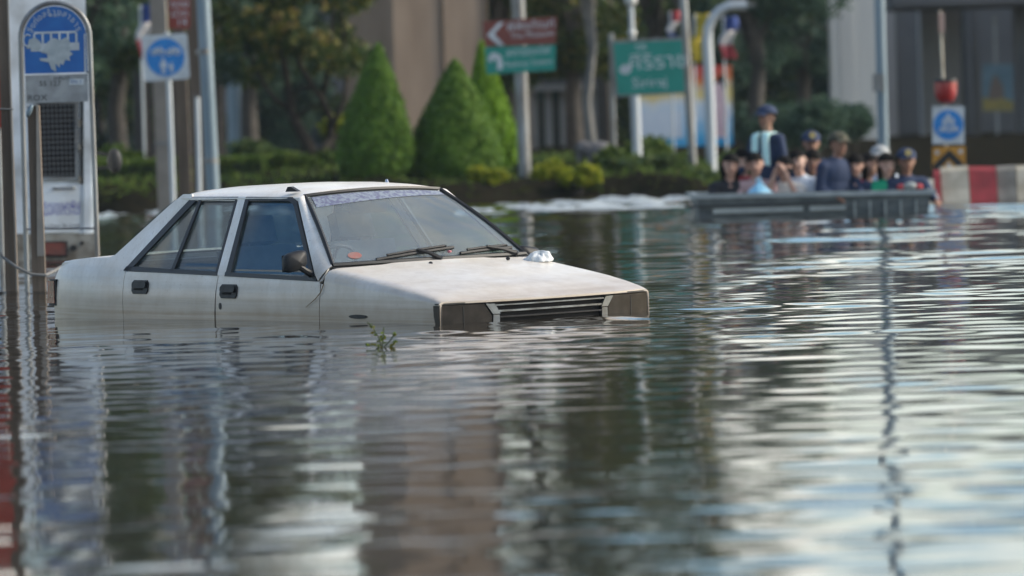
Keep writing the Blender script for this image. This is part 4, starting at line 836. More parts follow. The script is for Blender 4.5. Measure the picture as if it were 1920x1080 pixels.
# pale column and the covered walkway on the right
Y = 118
def column(label, px0, px1, Y, m, top=4.6, name='column'):
    a, b_ = at(px0, 130, Y), at(px1, 130, Y); o = thing(name, label, 'column', ((a.x+b_.x)/2, Y, -.3), group='columns of the covered walkway')
    wv = b_.x-a.x; MB().prism([(-wv/2, 0), (wv/2, 0), (wv/2, top), (-wv/2, top)], -wv/2, wv/2).build('shaft', m, o)
    MB().box((0, 0, .25), (wv*1.15, wv*1.15, .5)).build('plinth', m, o)
    MB().box((-wv*.15, -wv/2-.01, top/2+.3), (wv*.3, .02, top-.7)).build('face_panel', m, o)
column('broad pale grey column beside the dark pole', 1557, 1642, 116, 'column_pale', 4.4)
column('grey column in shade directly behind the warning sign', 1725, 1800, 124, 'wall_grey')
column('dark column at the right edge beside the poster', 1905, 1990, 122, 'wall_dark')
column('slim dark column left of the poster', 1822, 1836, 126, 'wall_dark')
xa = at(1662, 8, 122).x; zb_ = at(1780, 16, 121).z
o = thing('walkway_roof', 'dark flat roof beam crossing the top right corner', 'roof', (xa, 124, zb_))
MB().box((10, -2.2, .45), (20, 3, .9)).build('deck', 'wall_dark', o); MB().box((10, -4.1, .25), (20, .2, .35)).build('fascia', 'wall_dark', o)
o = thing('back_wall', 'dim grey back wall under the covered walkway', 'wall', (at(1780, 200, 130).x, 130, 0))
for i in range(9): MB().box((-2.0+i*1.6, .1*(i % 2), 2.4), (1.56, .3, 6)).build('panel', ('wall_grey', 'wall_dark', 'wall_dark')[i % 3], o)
Y = 121
o, L = stand('poster_board', 'faint blue and yellow poster hanging in the dark right corner', 'poster', 1870, 165, Y, zb=0)
pn = MB().prism([L(1842, 208), L(1900, 208), L(1900, 120), L(1842, 120)], -.02, .02).build('panel', mat('poster_blue', (.07, .13, .17), .7, col2=(.10, .17, .21), scale=4), o)
MB().prism([L(1842, 208), L(1900, 208), L(1900, 190), L(1880, 184), L(1862, 188), L(1842, 182)], -.024, -.019).build('printed_field', mat('poster_yellow', (.20, .17, .05), .7, col2=(.26, .21, .06), scale=6), pn)
MB().prism([L(1852, 188), L(1884, 188), L(1880, 160), L(1872, 148), L(1866, 138), L(1860, 150), L(1856, 165)], -.0225, -.019).build('printed_shape', mat('poster_brown', (.13, .10, .08), .7), pn)
MB().box((L(1870, 205)[0], .06, 1.4), (.06, .06, 3.6)).build('leg', 'metal_grey', o)
# low pavilion behind the direction signs
Y = 121
o, L = stand('pavilion', 'dim low pavilion with columns glimpsed behind the direction sign', 'building', 1045, 250, Y, zb=.2)
x0, z1 = L(985, 165); x1, _ = L(1125, 165)
MB().box(((x0+x1)/2, 1.4, z1/2), (x1-x0, .2, z1)).build('wall', 'wall_teal', o); rf_ = MB().box(((x0+x1)/2, .6, z1+.07), (x1-x0+.5, 2.6, .2)).build('roof', 'wall_dark', o)
MB().box(((x0+x1)/2, -.75, z1-.02), (x1-x0+.5, .1, .12)).build('eave', 'wall_grey', rf_)
for i in range(5): MB().box((lerp(x0, x1, (i+.5)/5), -.4, z1/2), (.14, .14, z1)).build('column', 'wall_grey', o)
for i in range(4): w1 = MB().box((lerp(x0, x1, (i+1)/5), 1.28, z1*.55), (.28, .05, z1*.6)).build('window', 'pane_dark', o)
# pale column left of the tree
o = thing('grey_column', 'pale blue-grey column half hidden by foliage left of the dark tree', 'column', (at(446, 200, 124).x, 124, 0))
MB().tube([(0, 0, -.3), (0, 0, 6)], .24, 16).build('shaft', 'metal_blue', o, True); MB().box((0, 0, 6.1), (.7, .7, .3)).build('capital', 'metal_blue', o)
# far buildings closing the street
def building(label, px, Y, wd, h, m, floors, bays):
    p_ = at(px, 250, Y); o = thing('far_building', label, 'building', (p_.x, Y, 0), group='buildings beyond the trees')
    MB().box((0, 3, h/2), (wd, 6, h)).build('wall', m, o); MB().box((0, 3, h+.15), (wd+.4, 6.4, .3)).build('roof', 'wall_grey', o)
    for f in range(floors):
        for i in range(bays):
            x = -wd/2+wd*(i+.5)/bays; z = .9+(h-.6)*(f)/floors+.6
            MB().box((x, -.02, z), (wd/bays*.6, .06, h/floors*.5)).build('window', 'pane_dark', o)
building('long dark building beyond the left trees', 330, 165, 13, 6.4, 'wall_dark', 2, 8)
building('teal-grey building beyond the middle trees', 1000, 168, 12, 5.4, 'wall_teal', 2, 7)
building('dark grey building beyond the right-hand trees', 1680, 170, 13, 4.9, 'wall_dark', 2, 8)

# ------------------------------------------------------------------ vegetation
def leaves(centers, radii, n, size, seed, flat=.6, shell=.55):
    """n small leaf faces spread through a set of ellipsoid clumps"""
    g = np.random.default_rng(seed); c = np.array(centers); r = np.array(radii); w_ = (r.prod(1))**.67; k = g.choice(len(c), n, p=w_/w_.sum())
    d = g.normal(size=(n, 3)); d /= np.linalg.norm(d, axis=1)[:, None]; rad = shell+(1-shell)*g.random(n)**.5
    pos = c[k]+d*r[k]*rad[:, None]*(1+.12*g.normal(size=(n, 1)))
    a = g.normal(size=(n, 3)); a /= np.linalg.norm(a, axis=1)[:, None]; nrm = d*.7+g.normal(size=(n, 3))*.6; b_ = np.cross(nrm, a); b_ /= np.linalg.norm(b_, axis=1)[:, None]+1e-9
    s = size*(.6+.8*g.random(n))[:, None]; tip = a*s; wd = b_*s*flat*.5
    co = np.stack([pos-tip*.5, pos+wd, pos+tip*.5, pos-wd], 1).reshape(-1, 3); return co
def leaf_obj(name, co, m, parent):
    me = np_mesh(name, co, np.arange(len(co)).reshape(-1, 4)); o = link(name, me, m, parent); return o
LM = {'dark': leaf_mat('leaf_dark', [(.03, .062, .03), (.055, .095, .035), (.085, .13, .04), (.13, .15, .04)]),
      'teal': leaf_mat('leaf_teal', [(.034, .07, .052), (.052, .095, .064), (.075, .125, .072)]),
      'mixed': leaf_mat('leaf_mixed', [(.022, .045, .02), (.045, .075, .022), (.085, .11, .03), (.17, .15, .04)]),
      'topiary': leaf_mat('leaf_topiary', [(.07, .15, .02), (.105, .20, .03), (.15, .25, .04)], .35),
      'topiary2': leaf_mat('leaf_topiary_bright', [(.11, .22, .014), (.16, .30, .02), (.22, .36, .035)], .35),
      'yellow': leaf_mat('leaf_yellow', [(.12, .17, .015), (.24, .28, .02), (.36, .36, .04)], .5),
      'grass': leaf_mat('leaf_grass', [(.04, .08, .018), (.075, .125, .02), (.12, .16, .03)])}
def tree(name, label, px, Y, h, crown_r, kind, seed, n=5200, trunk=.16, leafs=.16, crown_z=.62, bark='bark', limbs=None, group='trees on the bank and beyond', base=None):
    rr = random.Random(seed); x = at(px, 320, Y).x; z0 = gz(x, Y)-.05 if base is None else base
    o = thing(name, label, 'tree', (x, Y, z0), group=group)
    tb = MB(); top = Vector((rr.uniform(-.2, .2), 0, h*.62)); fork = h*.34
    tb.tube([(0, 0, -.1), (rr.uniform(-.08, .08), 0, fork*.5), (rr.uniform(-.12, .12), 0, fork), top], [trunk*1.25, trunk, trunk*.85, trunk*.25], 9)
    cs, rs_ = [], []
    for i in range(9):
        a = rr.uniform(0, 6.28); q = rr.uniform(.35, .95); e = Vector((math.cos(a)*crown_r*q*.8, math.sin(a)*crown_r*q*.6, h*crown_z+rr.uniform(-.24, .34)*h)); s_ = Vector((0, 0, fork+rr.uniform(-.05, .15)*h))
        tb.tube([s_, s_.lerp(e, .5)+Vector((0, 0, .08*h)), e], [trunk*.5, trunk*.32, trunk*.1], 6)
    for i in range(26):
        a = rr.uniform(0, 6.28); q = rr.random()**.6; zz = rr.uniform(-.34, .38)*h; k = math.sqrt(max(.08, 1-(abs(zz)/(.42*h))**2))
        cs.append((math.cos(a)*crown_r*q*k, math.sin(a)*crown_r*q*.7*k, h*crown_z+zz)); s_ = rr.uniform(.22, .42)*crown_r; rs_.append((s_, s_, s_*.75))
    tb.build('trunk', bark, o, True); co = leaves(cs, rs_, n, leafs, seed); leaf_obj('crown', co, LM[kind], o); return o
# the dark forked tree in the middle: limbs as in the photograph
Y = 92; L0 = lambda px, py: at(px, py, Y)
base = L0(592, 332); z0 = gz(base.x, Y)
o = thing('forked_tree', 'dark forked tree with sprawling limbs between the poles and the pillar', 'tree', (base.x, Y, z0), group='trees on the bank and beyond')
def rel(px, py, dy=0): q = L0(px, py); return (q.x-base.x, dy, q.z-z0)
tb = MB(); tb.tube([(0, 0, -.1), rel(590, 318), rel(584, 290), rel(572, 262), rel(552, 225), rel(545, 205), rel(538, 150), rel(520, 60), rel(505, -60)], [.16, .15, .12, .10, .085, .075, .06, .05, .03], 9)
for pts, r_ in (([(590, 318), (606, 285), (618, 262), (620, 225), (606, 190), (585, 160), (560, 120), (556, 20)], .09), ([(619, 240), (636, 212), (646, 185), (650, 120), (640, 20)], .06), ([(545, 205), (520, 190), (500, 165), (470, 110), (440, 40)], .055), ([(602, 185), (612, 150), (618, 90), (628, 0), (620, -90)], .06), ([(552, 225), (575, 205), (600, 195)], .05), ([(590, 165), (565, 165), (548, 180)], .05)):
    m_ = [rel(px, py, .15*math.sin(i*1.7+r_*40)) for i, (px, py) in enumerate(pts)]; tb.tube(m_, [r_*(1-.65*i/(len(m_)-1)) for i in range(len(m_))], 7)
tb.build('trunk', 'bark_dark', o, True)
rr = random.Random(3); cs, rs_ = [], []
for i in range(70):
    px, py = rr.uniform(395, 662), rr.uniform(-330, 150)
    if py > 90 and 520 < px < 640 and rr.random() < .5: continue
    q = rel(px, py, rr.uniform(-1.0, 1.6)); cs.append(q); s_ = rr.uniform(.22, .45); rs_.append((s_, s_, s_*.7))
leaf_obj('crown', leaves(cs, rs_, 9000, .15, 31), LM['mixed'], o)
yb_ = [rel(rr.uniform(515, 560), rr.uniform(5, 60), -1.1) for i in range(6)] + [rel(rr.uniform(470, 650), rr.uniform(10, 110), -1.2) for i in range(7)]
leaf_obj('yellowed_leaves', leaves(yb_, [(.1, .1, .08)]*len(yb_), 170, .10, 8), leaf_mat('leaf_autumn', [(.18, .17, .04), (.26, .21, .05), (.2, .12, .09)]), o)['label'] = 'patches of yellowed leaves'

tl_ = [('leafy tree at the left behind the white truck', 140, 98, 5.6, 1.6, 'teal', 5200), ('dense tree between the truck and the grey concrete pole', 225, 100, 6.4, 1.5, 'dark', 6000), ('dark tree behind the cluster of left poles', 330, 104, 6.8, 1.7, 'teal', 6000), ('shadowy tree right of the blue-grey pole', 470, 106, 6.2, 1.5, 'teal', 5200),
       ('tree rising between the pillar and the direction sign', 950, 112, 5.6, 1.3, 'dark', 5200), ('loose leafy tree behind the green sign', 1080, 110, 6.2, 1.5, 'mixed', 5600), ('dim tree above the banner', 1240, 114, 5.6, 1.5, 'dark', 5200), ('dark tree over the standing man in the boat', 1420, 112, 5.0, 1.5, 'teal', 5200), ('tree left of the pale column', 1505, 120, 5.2, 1.4, 'teal', 4600)]
for i, (lab, px, Y_, h, cr, kd, n) in enumerate(tl_): tree('leafy_tree', lab, px, Y_, h, cr, kd, 100+i, n)
# pale slim trunks left of the green sign
o = tree('pale_tree', 'tree with a pale slim trunk just left of the green sign', 1112, 100, 6.0, 1.1, 'mixed', 141, 3600, .085, .15, .75, 'bark_pale')
tt_ = [('tall tree towering behind the left trees', 120, 116, 14.5), ('tall tree towering behind the pole cluster', 270, 118, 15), ('tall tree right of the pole cluster, behind the others', 405, 117, 14), ('tall tree just right of the brown pillar', 985, 119, 12), ('tall tree behind the green road sign', 1140, 118, 13), ('tall tree behind the banner', 1265, 120, 12)]
for i, (lab, px, Y_, h) in enumerate(tt_): tree('tall_tree', lab, px, Y_, h, 2.0, 'dark' if i % 2 else 'teal', 160+i, 11000, .17, .22, .62)
# far belt of trees: each its own
bl = [(-60, 6.2), (60, 5.2), (190, 6.6), (300, 5.4), (410, 6.4), (520, 5.3), (620, 6.1), (900, 5.2), (1000, 6.2), (1110, 5.2), (1220, 5.8), (1330, 4.9), (1430, 5.2), (1530, 4.6), (1640, 4.9), (1750, 4.3), (1860, 4.6), (1980, 4.3)]
ords = ['first', 'second', 'third', 'fourth', 'fifth', 'sixth', 'seventh', 'eighth', 'ninth', 'tenth', 'eleventh', 'twelfth', 'thirteenth', 'fourteenth', 'fifteenth', 'sixteenth', 'seventeenth', 'eighteenth']
for i, (px, h, side_) in enumerate(((-190, 6.5, 'left'), (-330, 5.8, 'left'), (-480, 6.8, 'left'), (-640, 6, 'left'), (2110, 4.6, 'right'), (2250, 5.2, 'right'), (2400, 5, 'right'))): tree('far_tree', 'dim tree of the far belt, %s one outside the %s edge' % (('nearest', 'second', 'third', 'farthest', 'nearest', 'second', 'farthest')[i], side_), px, 136+(i*4) % 9, h, 1.7, 'teal' if i % 2 else 'dark', 260+i, 3600, .13, .24, .46, group='far belt of trees', base=.1)
for i, (px, h) in enumerate(bl): tree('far_tree', 'dim tree of the far belt, %s from the left' % ords[i], px, 138+(i*5) % 11, h, 1.5, 'teal' if i % 3 else 'dark', 200+i, 4600, .13, .24, .46, group='far belt of trees', base=.1)

def topiary(label, pxl, pxr, apx, apy, by, Y, kind, seed, n=15000):
    cxp = (pxl+pxr)/2; p_ = at(cxp, by, Y); ap = at(apx, apy, Y); z0 = gz(p_.x, Y)-.02; R0 = (pxr-pxl)/2/ppm(Y); H = ap.z-z0; lean = (ap.x-p_.x)
    o = thing('topiary_tree', label, 'topiary', (p_.x, Y, z0), group='clipped cone trees')
    MB().tube([(0, 0, -.1), (0, 0, .35)], .06, 8).build('trunk', 'bark', o, True)
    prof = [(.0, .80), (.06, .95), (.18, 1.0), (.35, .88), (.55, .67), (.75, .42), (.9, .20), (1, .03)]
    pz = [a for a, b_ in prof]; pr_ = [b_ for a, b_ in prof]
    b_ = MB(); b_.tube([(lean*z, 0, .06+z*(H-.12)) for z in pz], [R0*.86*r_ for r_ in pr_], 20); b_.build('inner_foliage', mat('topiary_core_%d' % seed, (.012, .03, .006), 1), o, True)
    g = np.random.default_rng(seed); zz = g.random(n*2); keep = g.random(n*2) < np.interp(zz, pz, pr_)+.04; zz = zz[keep][:n]; n_ = len(zz)
    a = g.random(n_)*2*np.pi; rr_ = R0*np.interp(zz, pz, pr_)*(.93+.10*g.random(n_)+.035*np.sin(5*a+9*zz+seed)+.03*np.sin(11*a-23*zz+seed*2)+.05*g.normal(size=n_))
    pos = np.stack([rr_*np.cos(a)+lean*zz, rr_*np.sin(a), zz*H+.03*g.normal(size=n_)*.5], 1)
    out = np.stack([np.cos(a), np.sin(a), np.full(n_, .35)], 1)+g.normal(size=(n_, 3))*.5; out /= np.linalg.norm(out, axis=1)[:, None]
    sd_ = np.cross(out, g.normal(size=(n_, 3))); sd_ /= np.linalg.norm(sd_, axis=1)[:, None]+1e-9; s = (.028+.03*g.random(n_))[:, None]
    up = np.cross(out, sd_); co = np.stack([pos-up*s*.8, pos+sd_*s*.5+out*s*.4, pos+up*s*.8+out*s*.5, pos-sd_*s*.5+out*s*.2], 1).reshape(-1, 3)
    leaf_obj('clipped_foliage', co, LM[kind], o)['kind'] = 'stuff'
topiary('tall clipped cone tree in front of the brown pillar, leftmost of three', 636, 772, 708, 84, 352, 84.0, 'topiary', 1)
topiary('broad darker clipped cone tree right of the tallest one', 772, 936, 853, 114, 356, 84.5, 'topiary', 2)
topiary('bright green clipped cone tree touching the direction sign post', 880, 976, 902, 80, 350, 87.5, 'topiary2', 3)

def bush(label, px, py, Y, rx, rz, kind, seed, n=1500, leafs=.085, name='bush', group='shrubs along the bank', parts=7):
    g = random.Random(seed); p_ = at(px, py, Y); z0 = gz(p_.x, Y)-.03; o = thing(name, label, 'bush', (p_.x, Y, z0), group=group)
    zc_ = max(p_.z-z0, rz*.6); cs, rs_ = [], []
    for i in range(parts): cs.append((g.uniform(-.6, .6)*rx, g.uniform(-.4, .4)*rx, zc_+g.uniform(-.5, .4)*rz)); s_ = g.uniform(.35, .6); rs_.append((rx*s_, rx*s_*.8, rz*s_))
    st_ = MB()
    for i in range(5): c_ = cs[i % len(cs)]; st_.tube([(c_[0]*.2, c_[1]*.2, 0), c_], [.02, .006], 5)
    st_.build('stems', 'bark', o, True); leaf_obj('foliage', leaves(cs, rs_, n, leafs, seed, .7, .4), LM[kind], o)
bl_ = [('yellow-green bush at the foot of the bright cone tree', 918, 342, 82.6, .32, .22, 'yellow', 1200), ('yellow-green bush below the grey statue, left half', 1035, 318, 83.2, .36, .24, 'yellow', 1300), ('yellow-green bush below the grey statue, right half', 1083, 330, 82.9, .34, .22, 'yellow', 1300), ('green bush under the left posts of the green sign', 1150, 330, 86, .30, .25, 'grass', 1200),
       ('dark low bush beside the direction sign post', 1005, 350, 84, .35, .18, 'dark', 1100), ('dark red-brown low bush at the bank foot', 1090, 365, 83, .30, .16, 'dark', 900), ('pale green bush squeezed between the two front cones', 782, 315, 85.6, .16, .36, 'grass', 800), ('yellowish shrub behind the left side of the front cone', 625, 235, 96, .28, .25, 'yellow', 700),
       ('round green bush beyond the truck mirror', 228, 300, 90, .45, .30, 'grass', 1500), ('dark green bush right of the truck mirror', 205, 330, 88.5, .35, .26, 'dark', 1200), ('green bush left of the forked tree foot', 470, 290, 90, .50, .36, 'dark', 1700), ('bright low bush at the forked tree foot', 545, 325, 88, .45, .20, 'grass', 1400), ('light green bush just right of the forked tree foot', 618, 315, 88.5, .30, .24, 'grass', 1100),
       ('low green bush below the banner, left end', 1225, 305, 95, .55, .30, 'grass', 1500), ('low green bush below the banner, right end', 1300, 310, 94, .50, .28, 'grass', 1400), ('green bush left of the standing man', 1375, 300, 96, .55, .34, 'grass', 1500), ('dark bush at the bank foot left of the boat tip', 1240, 350, 85.5, .55, .20, 'dark', 1500), ('dark bush touching the boat tip', 1310, 352, 85, .45, .18, 'dark', 1200), ('dark bush below the green sign post', 1170, 355, 84.5, .4, .17, 'dark', 1000),
       ('large dark green bush behind the boat, right of the standing man', 1510, 235, 100, .85, .62, 'teal', 3600), ('dark green bush leaning on the pale column', 1590, 225, 104, .60, .60, 'teal', 3000), ('dark bush behind the standing man', 1430, 250, 102, .6, .6, 'teal', 2600)]
for i, (lab, px, py, Y_, rx, rz, kd, n) in enumerate(bl_): bush(lab, px, py, Y_, rx, rz, kd, 300+i, n)
# clipped hedge on the left bank
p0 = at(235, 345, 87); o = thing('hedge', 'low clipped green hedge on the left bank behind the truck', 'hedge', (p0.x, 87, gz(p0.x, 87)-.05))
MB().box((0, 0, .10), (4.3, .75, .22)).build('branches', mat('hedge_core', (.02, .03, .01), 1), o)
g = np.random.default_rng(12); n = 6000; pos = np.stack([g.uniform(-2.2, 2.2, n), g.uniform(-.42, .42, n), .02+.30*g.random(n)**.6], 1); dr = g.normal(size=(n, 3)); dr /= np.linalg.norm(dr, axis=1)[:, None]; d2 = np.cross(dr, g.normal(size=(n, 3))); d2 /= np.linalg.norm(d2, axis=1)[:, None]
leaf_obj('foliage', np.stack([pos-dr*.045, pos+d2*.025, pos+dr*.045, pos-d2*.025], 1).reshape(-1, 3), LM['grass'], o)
# grass and ground cover on the bank
g = np.random.default_rng(4); n = 15000; X = g.uniform(-10.5, 9, n); Yv = 81.3+g.random(n)**1.6*18; zz = np.array([gz(a, b_) for a, b_ in zip(X, Yv)]); ok = zz > .03; X, Yv, zz = X[ok], Yv[ok], zz[ok]; n = len(X)
hh = .03+.08*g.random(n)*(Yv > 83.2); a = g.random(n)*6.28; bx_ = np.stack([np.cos(a), np.sin(a), np.zeros(n)], 1)*.022; P0 = np.stack([X, Yv, zz-.01], 1); tip = P0+np.stack([g.normal(size=n)*.03, g.normal(size=n)*.03, hh], 1)
gco = np.stack([P0-bx_, P0+bx_, tip+bx_*.3, tip-bx_*.3], 1).reshape(-1, 3)
go = leaf_obj('grass', gco, LM['grass'], None); go['kind'] = 'stuff'; go['label'] = 'rough grass and ground cover on the bank'; go['category'] = 'grass'
# grey animal statue among the bushes
Y = 87; o, L = stand('garden_statue', 'grey rounded animal statue among yellow-green bushes on the bank', 'statue', 1118, 300, Y, zb=gz(at(1118, 300, Y).x, Y)-.05)
sb = MB(); q = L(1122, 284); sb.ell((q[0], 0, q[1]), (.27, .17, .16), 16, 10); q2 = L(1094, 279); sb.ell((q2[0], -.02, q2[1]), (.13, .12, .12), 14, 9); q3 = L(1087, 300); sb.tube([(q2[0]-.06, -.03, q2[1]), (q3[0]-.01, -.03, q3[1]), (L(1092, 322)[0], -.03, L(1092, 322)[1])], [.06, .045, .03], 8)
sb.build('body', 'statue_grey', o, True, 0)
for qx, dy in ((1106, -.08), (1110, .08), (1140, -.08), (1144, .08)): q = L(qx, 290); MB().tube([(q[0], dy, q[1]), (q[0], dy, 0)], [.06, .055], 10).build('leg', 'statue_grey', o, True)
q = L(1101, 280); MB().ell((q[0], -.12, q[1]), (.07, .02, .09), 10, 8).build('ear', 'statue_grey', o, True)

# ------------------------------------------------------------------ the boat and its passengers
BYm = (BY0+BY1)/2
boat = thing('flat_boat', 'grey flat-bottomed metal boat crowded with people near the bank', 'boat', ((BX0+BX1)/2, BYm, 0), (0, 0, 0))
HW, HD = (BX1-BX0)/2, (BY1-BY0)/2
zg = lambda x: lerp(.255, .232, (x+HW)/(2*HW))
def hull(u, v):
    # outer skin, going round the plan
    a = u*4; e = int(a) % 4; f = a-int(a) if a < 4 else 0
    cs_ = [(-HW, -HD), (HW, -HD), (HW, HD), (-HW, HD)]; p0, p1 = Vector((*cs_[e], 0)), Vector((*cs_[(e+1) % 4], 0)); q = p0.lerp(p1, f); z = lerp(-.25, zg(q.x)-.02, v); k = 1-.05*(1-v); return (q.x*k, q.y*(1-.04*(1-v)), z)
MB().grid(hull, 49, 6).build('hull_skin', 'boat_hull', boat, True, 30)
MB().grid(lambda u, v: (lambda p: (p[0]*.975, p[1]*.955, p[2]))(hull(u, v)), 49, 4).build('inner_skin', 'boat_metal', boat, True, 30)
MB().box((0, 0, -.19), (2*HW*.94, 2*HD*.92, .04)).build('floor', 'boat_dark', boat)
for sx in (-1, 1):
    MB().add([(x, sx*HD+dy, zg(x)+dz) for x in (-HW-.06, HW+.06) for dy, dz in ((-.035, -.03), (.035, -.03), (.035, .025), (-.035, .025))], [(0, 1, 2, 3), (7, 6, 5, 4), (0, 4, 5, 1), (1, 5, 6, 2), (2, 6, 7, 3), (3, 7, 4, 0)]).build('gunwale', 'boat_metal', boat)
    MB().box((sx*HW, 0, zg(sx*HW)), (.07, 2*HD-.08, .05)).build('end_rail', 'boat_metal', boat)
MB().box((-.55, -HD-.012, .145), (1.75, .03, .025)).build('dark_strake', 'boat_dark', boat)
MB().box((-.62, -HD-.018, .085), (1.0, .03, .055)).build('pale_strake', 'boat_pale', boat); MB().box((.15, -HD-.018, .085), (.40, .03, .05)).build('pale_strake', 'boat_pale', boat)
for i in range(5): MB().box((.45+i*.17, -HD-.008, .075), (.02, .03, .15)).build('hull_rib', 'boat_pale', boat)
MB().box((-.5, .25, -.02), (.9, .3, .04)).build('thwart', 'boat_dark', boat)
MB().tube([(HW+.0, 0, .18), (HW+.12, 0, .19), (HW+.14, 0, .12)], .03, 8).build('bow_bracket', 'boat_metal', boat, True)

def remeshed(b, vox, name, m, parent):
    me = bpy.data.meshes.new(name); me.from_pydata(b.v, [], b.f); bm = bmesh.new(); bm.from_mesh(me); bmesh.ops.recalc_face_normals(bm, faces=bm.faces); bm.to_mesh(me); bm.free()
    t_ = bpy.data.objects.new('tmp', me); COL.objects.link(t_); md = t_.modifiers.new('r', 'REMESH'); md.mode = 'VOXEL'; md.voxel_size = vox; md2 = t_.modifiers.new('s', 'SMOOTH'); md2.factor = .5; md2.iterations = 3
    dg = bpy.context.evaluated_depsgraph_get(); me2 = bpy.data.meshes.new_from_object(t_.evaluated_get(dg)); bpy.data.objects.remove(t_); bpy.data.meshes.remove(me); me2.name = name
    return link(name, me2, m, parent, True, 0)
V3 = Vector
def person(label, px, py, Y, yaw, skin, shirt, hair='short', cap=None, sleeve=1, lean=(0, 0), arms=None, tilt=0, build=1., hip=None, trousers='black_cloth', legdir=1, group='people in the boat'):
    """px,py: centre of the head in the photograph; local frame faces -y; arms: [(elbow),(wrist)] left, right relative to shoulder centre"""
    hp = at(px, py, Y); F = -.17
    o = thing('person', label, 'person', (hp.x, Y, F), (0, 0, yaw), group)
    Hh = hp.z-F; lx, ly = lean; hd = V3((0, 0, Hh)); sc_ = V3((-lx*.3, -ly*.3, Hh-.205)); hz = max(.12, Hh-.80) if hip is None else hip; pv = V3((-lx, -ly, hz))
    sw = .165*build; b = MB(); cl_ = MB(); tr_ = MB(); inf = .014
    # torso
    ch = sc_.lerp(pv, .28); ab_ = sc_.lerp(pv, .65)
    for T, e in ((b, 0), (cl_, inf)):
        T.ell(ch, (.165*build+e, .105*build+e, .17+e), 14, 10); T.ell(ab_, (.15*build+e, .10*build+e, .17+e), 14, 10); T.ell(pv, (.165*build+e, .115*build+e, .12+e), 14, 10)
        T.cap(sc_+V3((-sw, 0, -.035)), sc_+V3((sw, 0, -.035)), .062+e, .062+e, 10); T.cap(sc_+V3((0, .01, -.03)), sc_+V3((0, .012, .035)), .095, .062, 10)
    b.cap(sc_+V3((0, .01, 0)), hd+V3((0, .012, -.07)), .052, .05, 10)
    # head: skull, face, jaw, nose, ears, brow
    c, s = math.cos(tilt), math.sin(tilt)
    def hh(x, y, z): x, y, z = x*1.17, y*1.1, z*1.05; return hd+V3((x*c+z*s, y, -x*s+z*c))
    b.ell(hh(0, .015, .03), (.086, .10, .096), 16, 12, (0, tilt, 0)); b.ell(hh(0, -.022, -.025), (.071, .068, .089), 14, 10, (0, tilt, 0)); b.ell(hh(0, -.04, -.085), (.040, .040, .032), 10, 8)
    b.cap(hh(0, -.083, .005), hh(0, -.098, -.028), .010, .015, 8); b.cap(hh(-.035, -.075, .018), hh(.035, -.075, .018), .013, .013, 8)
    for sx in (-1, 1): b.ell(hh(sx*.076, .01, -.005), (.012, .022, .032), 8, 6)
    # arms and hands
    for k, sx in enumerate((-1, 1)):
        sh_ = sc_+V3((sx*(sw+.012), 0, -.045)); el, wr_ = (arms[k] if arms else ((sx*.24, -.06, -.30), (sx*.14, -.28, -.34)))
        el = sc_+V3(el); wr_ = sc_+V3(wr_); b.cap(sh_, el, .048*build, .038, 10); b.cap(el, wr_, .038, .027, 10)
        d = (wr_-el).normalized(); pal = wr_+d*.045; b.cap(wr_, pal, .027, .030, 8); sd_ = d.cross(V3((0, 0, 1))); sd_ = sd_.normalized() if sd_.length > .1 else V3((1, 0, 0)); dn = d.cross(sd_).normalized()
        if dn.z > 0: dn = -dn
        for f_, ln in zip((-.026, -.009, .009, .026), (.055, .068, .064, .05)):
            r0 = pal+d*.02+sd_*f_; r1 = r0+d*ln*.6+dn*.012; r2_ = r1+d*ln*.35+dn*.03; b.cap(r0, r1, .0095, .009, 6); b.cap(r1, r2_, .009, .008, 6)
        th = wr_+d*.015+sd_*(-sx*.026); b.cap(th, th+d*.035+sd_*(-sx*.022)+dn*.01, .011, .010, 6); b.cap(th+d*.035+sd_*(-sx*.022)+dn*.01, th+d*.06+sd_*(-sx*.018)+dn*.02, .010, .009, 6)
        if sleeve >= 1: cl_.cap(sh_, el, .048*build+inf, .042+inf, 10)
        if sleeve >= 2: cl_.cap(el, el.lerp(wr_, .93), .040+inf, .030+inf, 10)
        elif sleeve == 1: pass
        elif sleeve == .5: cl_.cap(sh_, sh_.lerp(el, .55), .050*build+inf, .046+inf, 10)
    # legs folded in the boat
    for sx in (-1, 1):
        hpj = pv+V3((sx*.09, 0, -.02)); kn = V3((pv.x+sx*.13, pv.y-.20*legdir, .10)) if legdir > 0 else V3((pv.x+sx*.12, pv.y+.36, hz-.02)); an = V3((pv.x+sx*.10, pv.y+(.16 if legdir > 0 else .40), .07)); ft = an+V3((sx*.01, .12, -.02))
        b.cap(hpj, kn, .078, .056, 10); b.cap(kn, an, .052, .036, 10); b.cap(an, ft, .036, .026, 8); tr_.cap(hpj, kn, .088, .066, 10); tr_.cap(kn, kn.lerp(an, .85), .064, .05, 10)
    body = remeshed(b, .0105, 'body', skin, o)
    remeshed(cl_, .016, 'shirt', shirt, o); remeshed(tr_, .018, 'trousers', trousers, o)
    for sx in (-1, 1): MB().ell(hh(sx*.030, -.083, .0), (.014, .008, .007), 8, 6).build('eye', 'eye', o, True); MB().tube([hh(sx*.014, -.088, .026), hh(sx*.032, -.088, .030), hh(sx*.048, -.078, .024)], .0045, 5).build('eyebrow', 'hair', o)
    MB().tube([hh(-.022, -.084, -.058), hh(0, -.090, -.056), hh(.022, -.084, -.058)], .006, 6).build('mouth', 'lip', o, True)
    # hair cap: upper-back shell
    hb = MB(); 
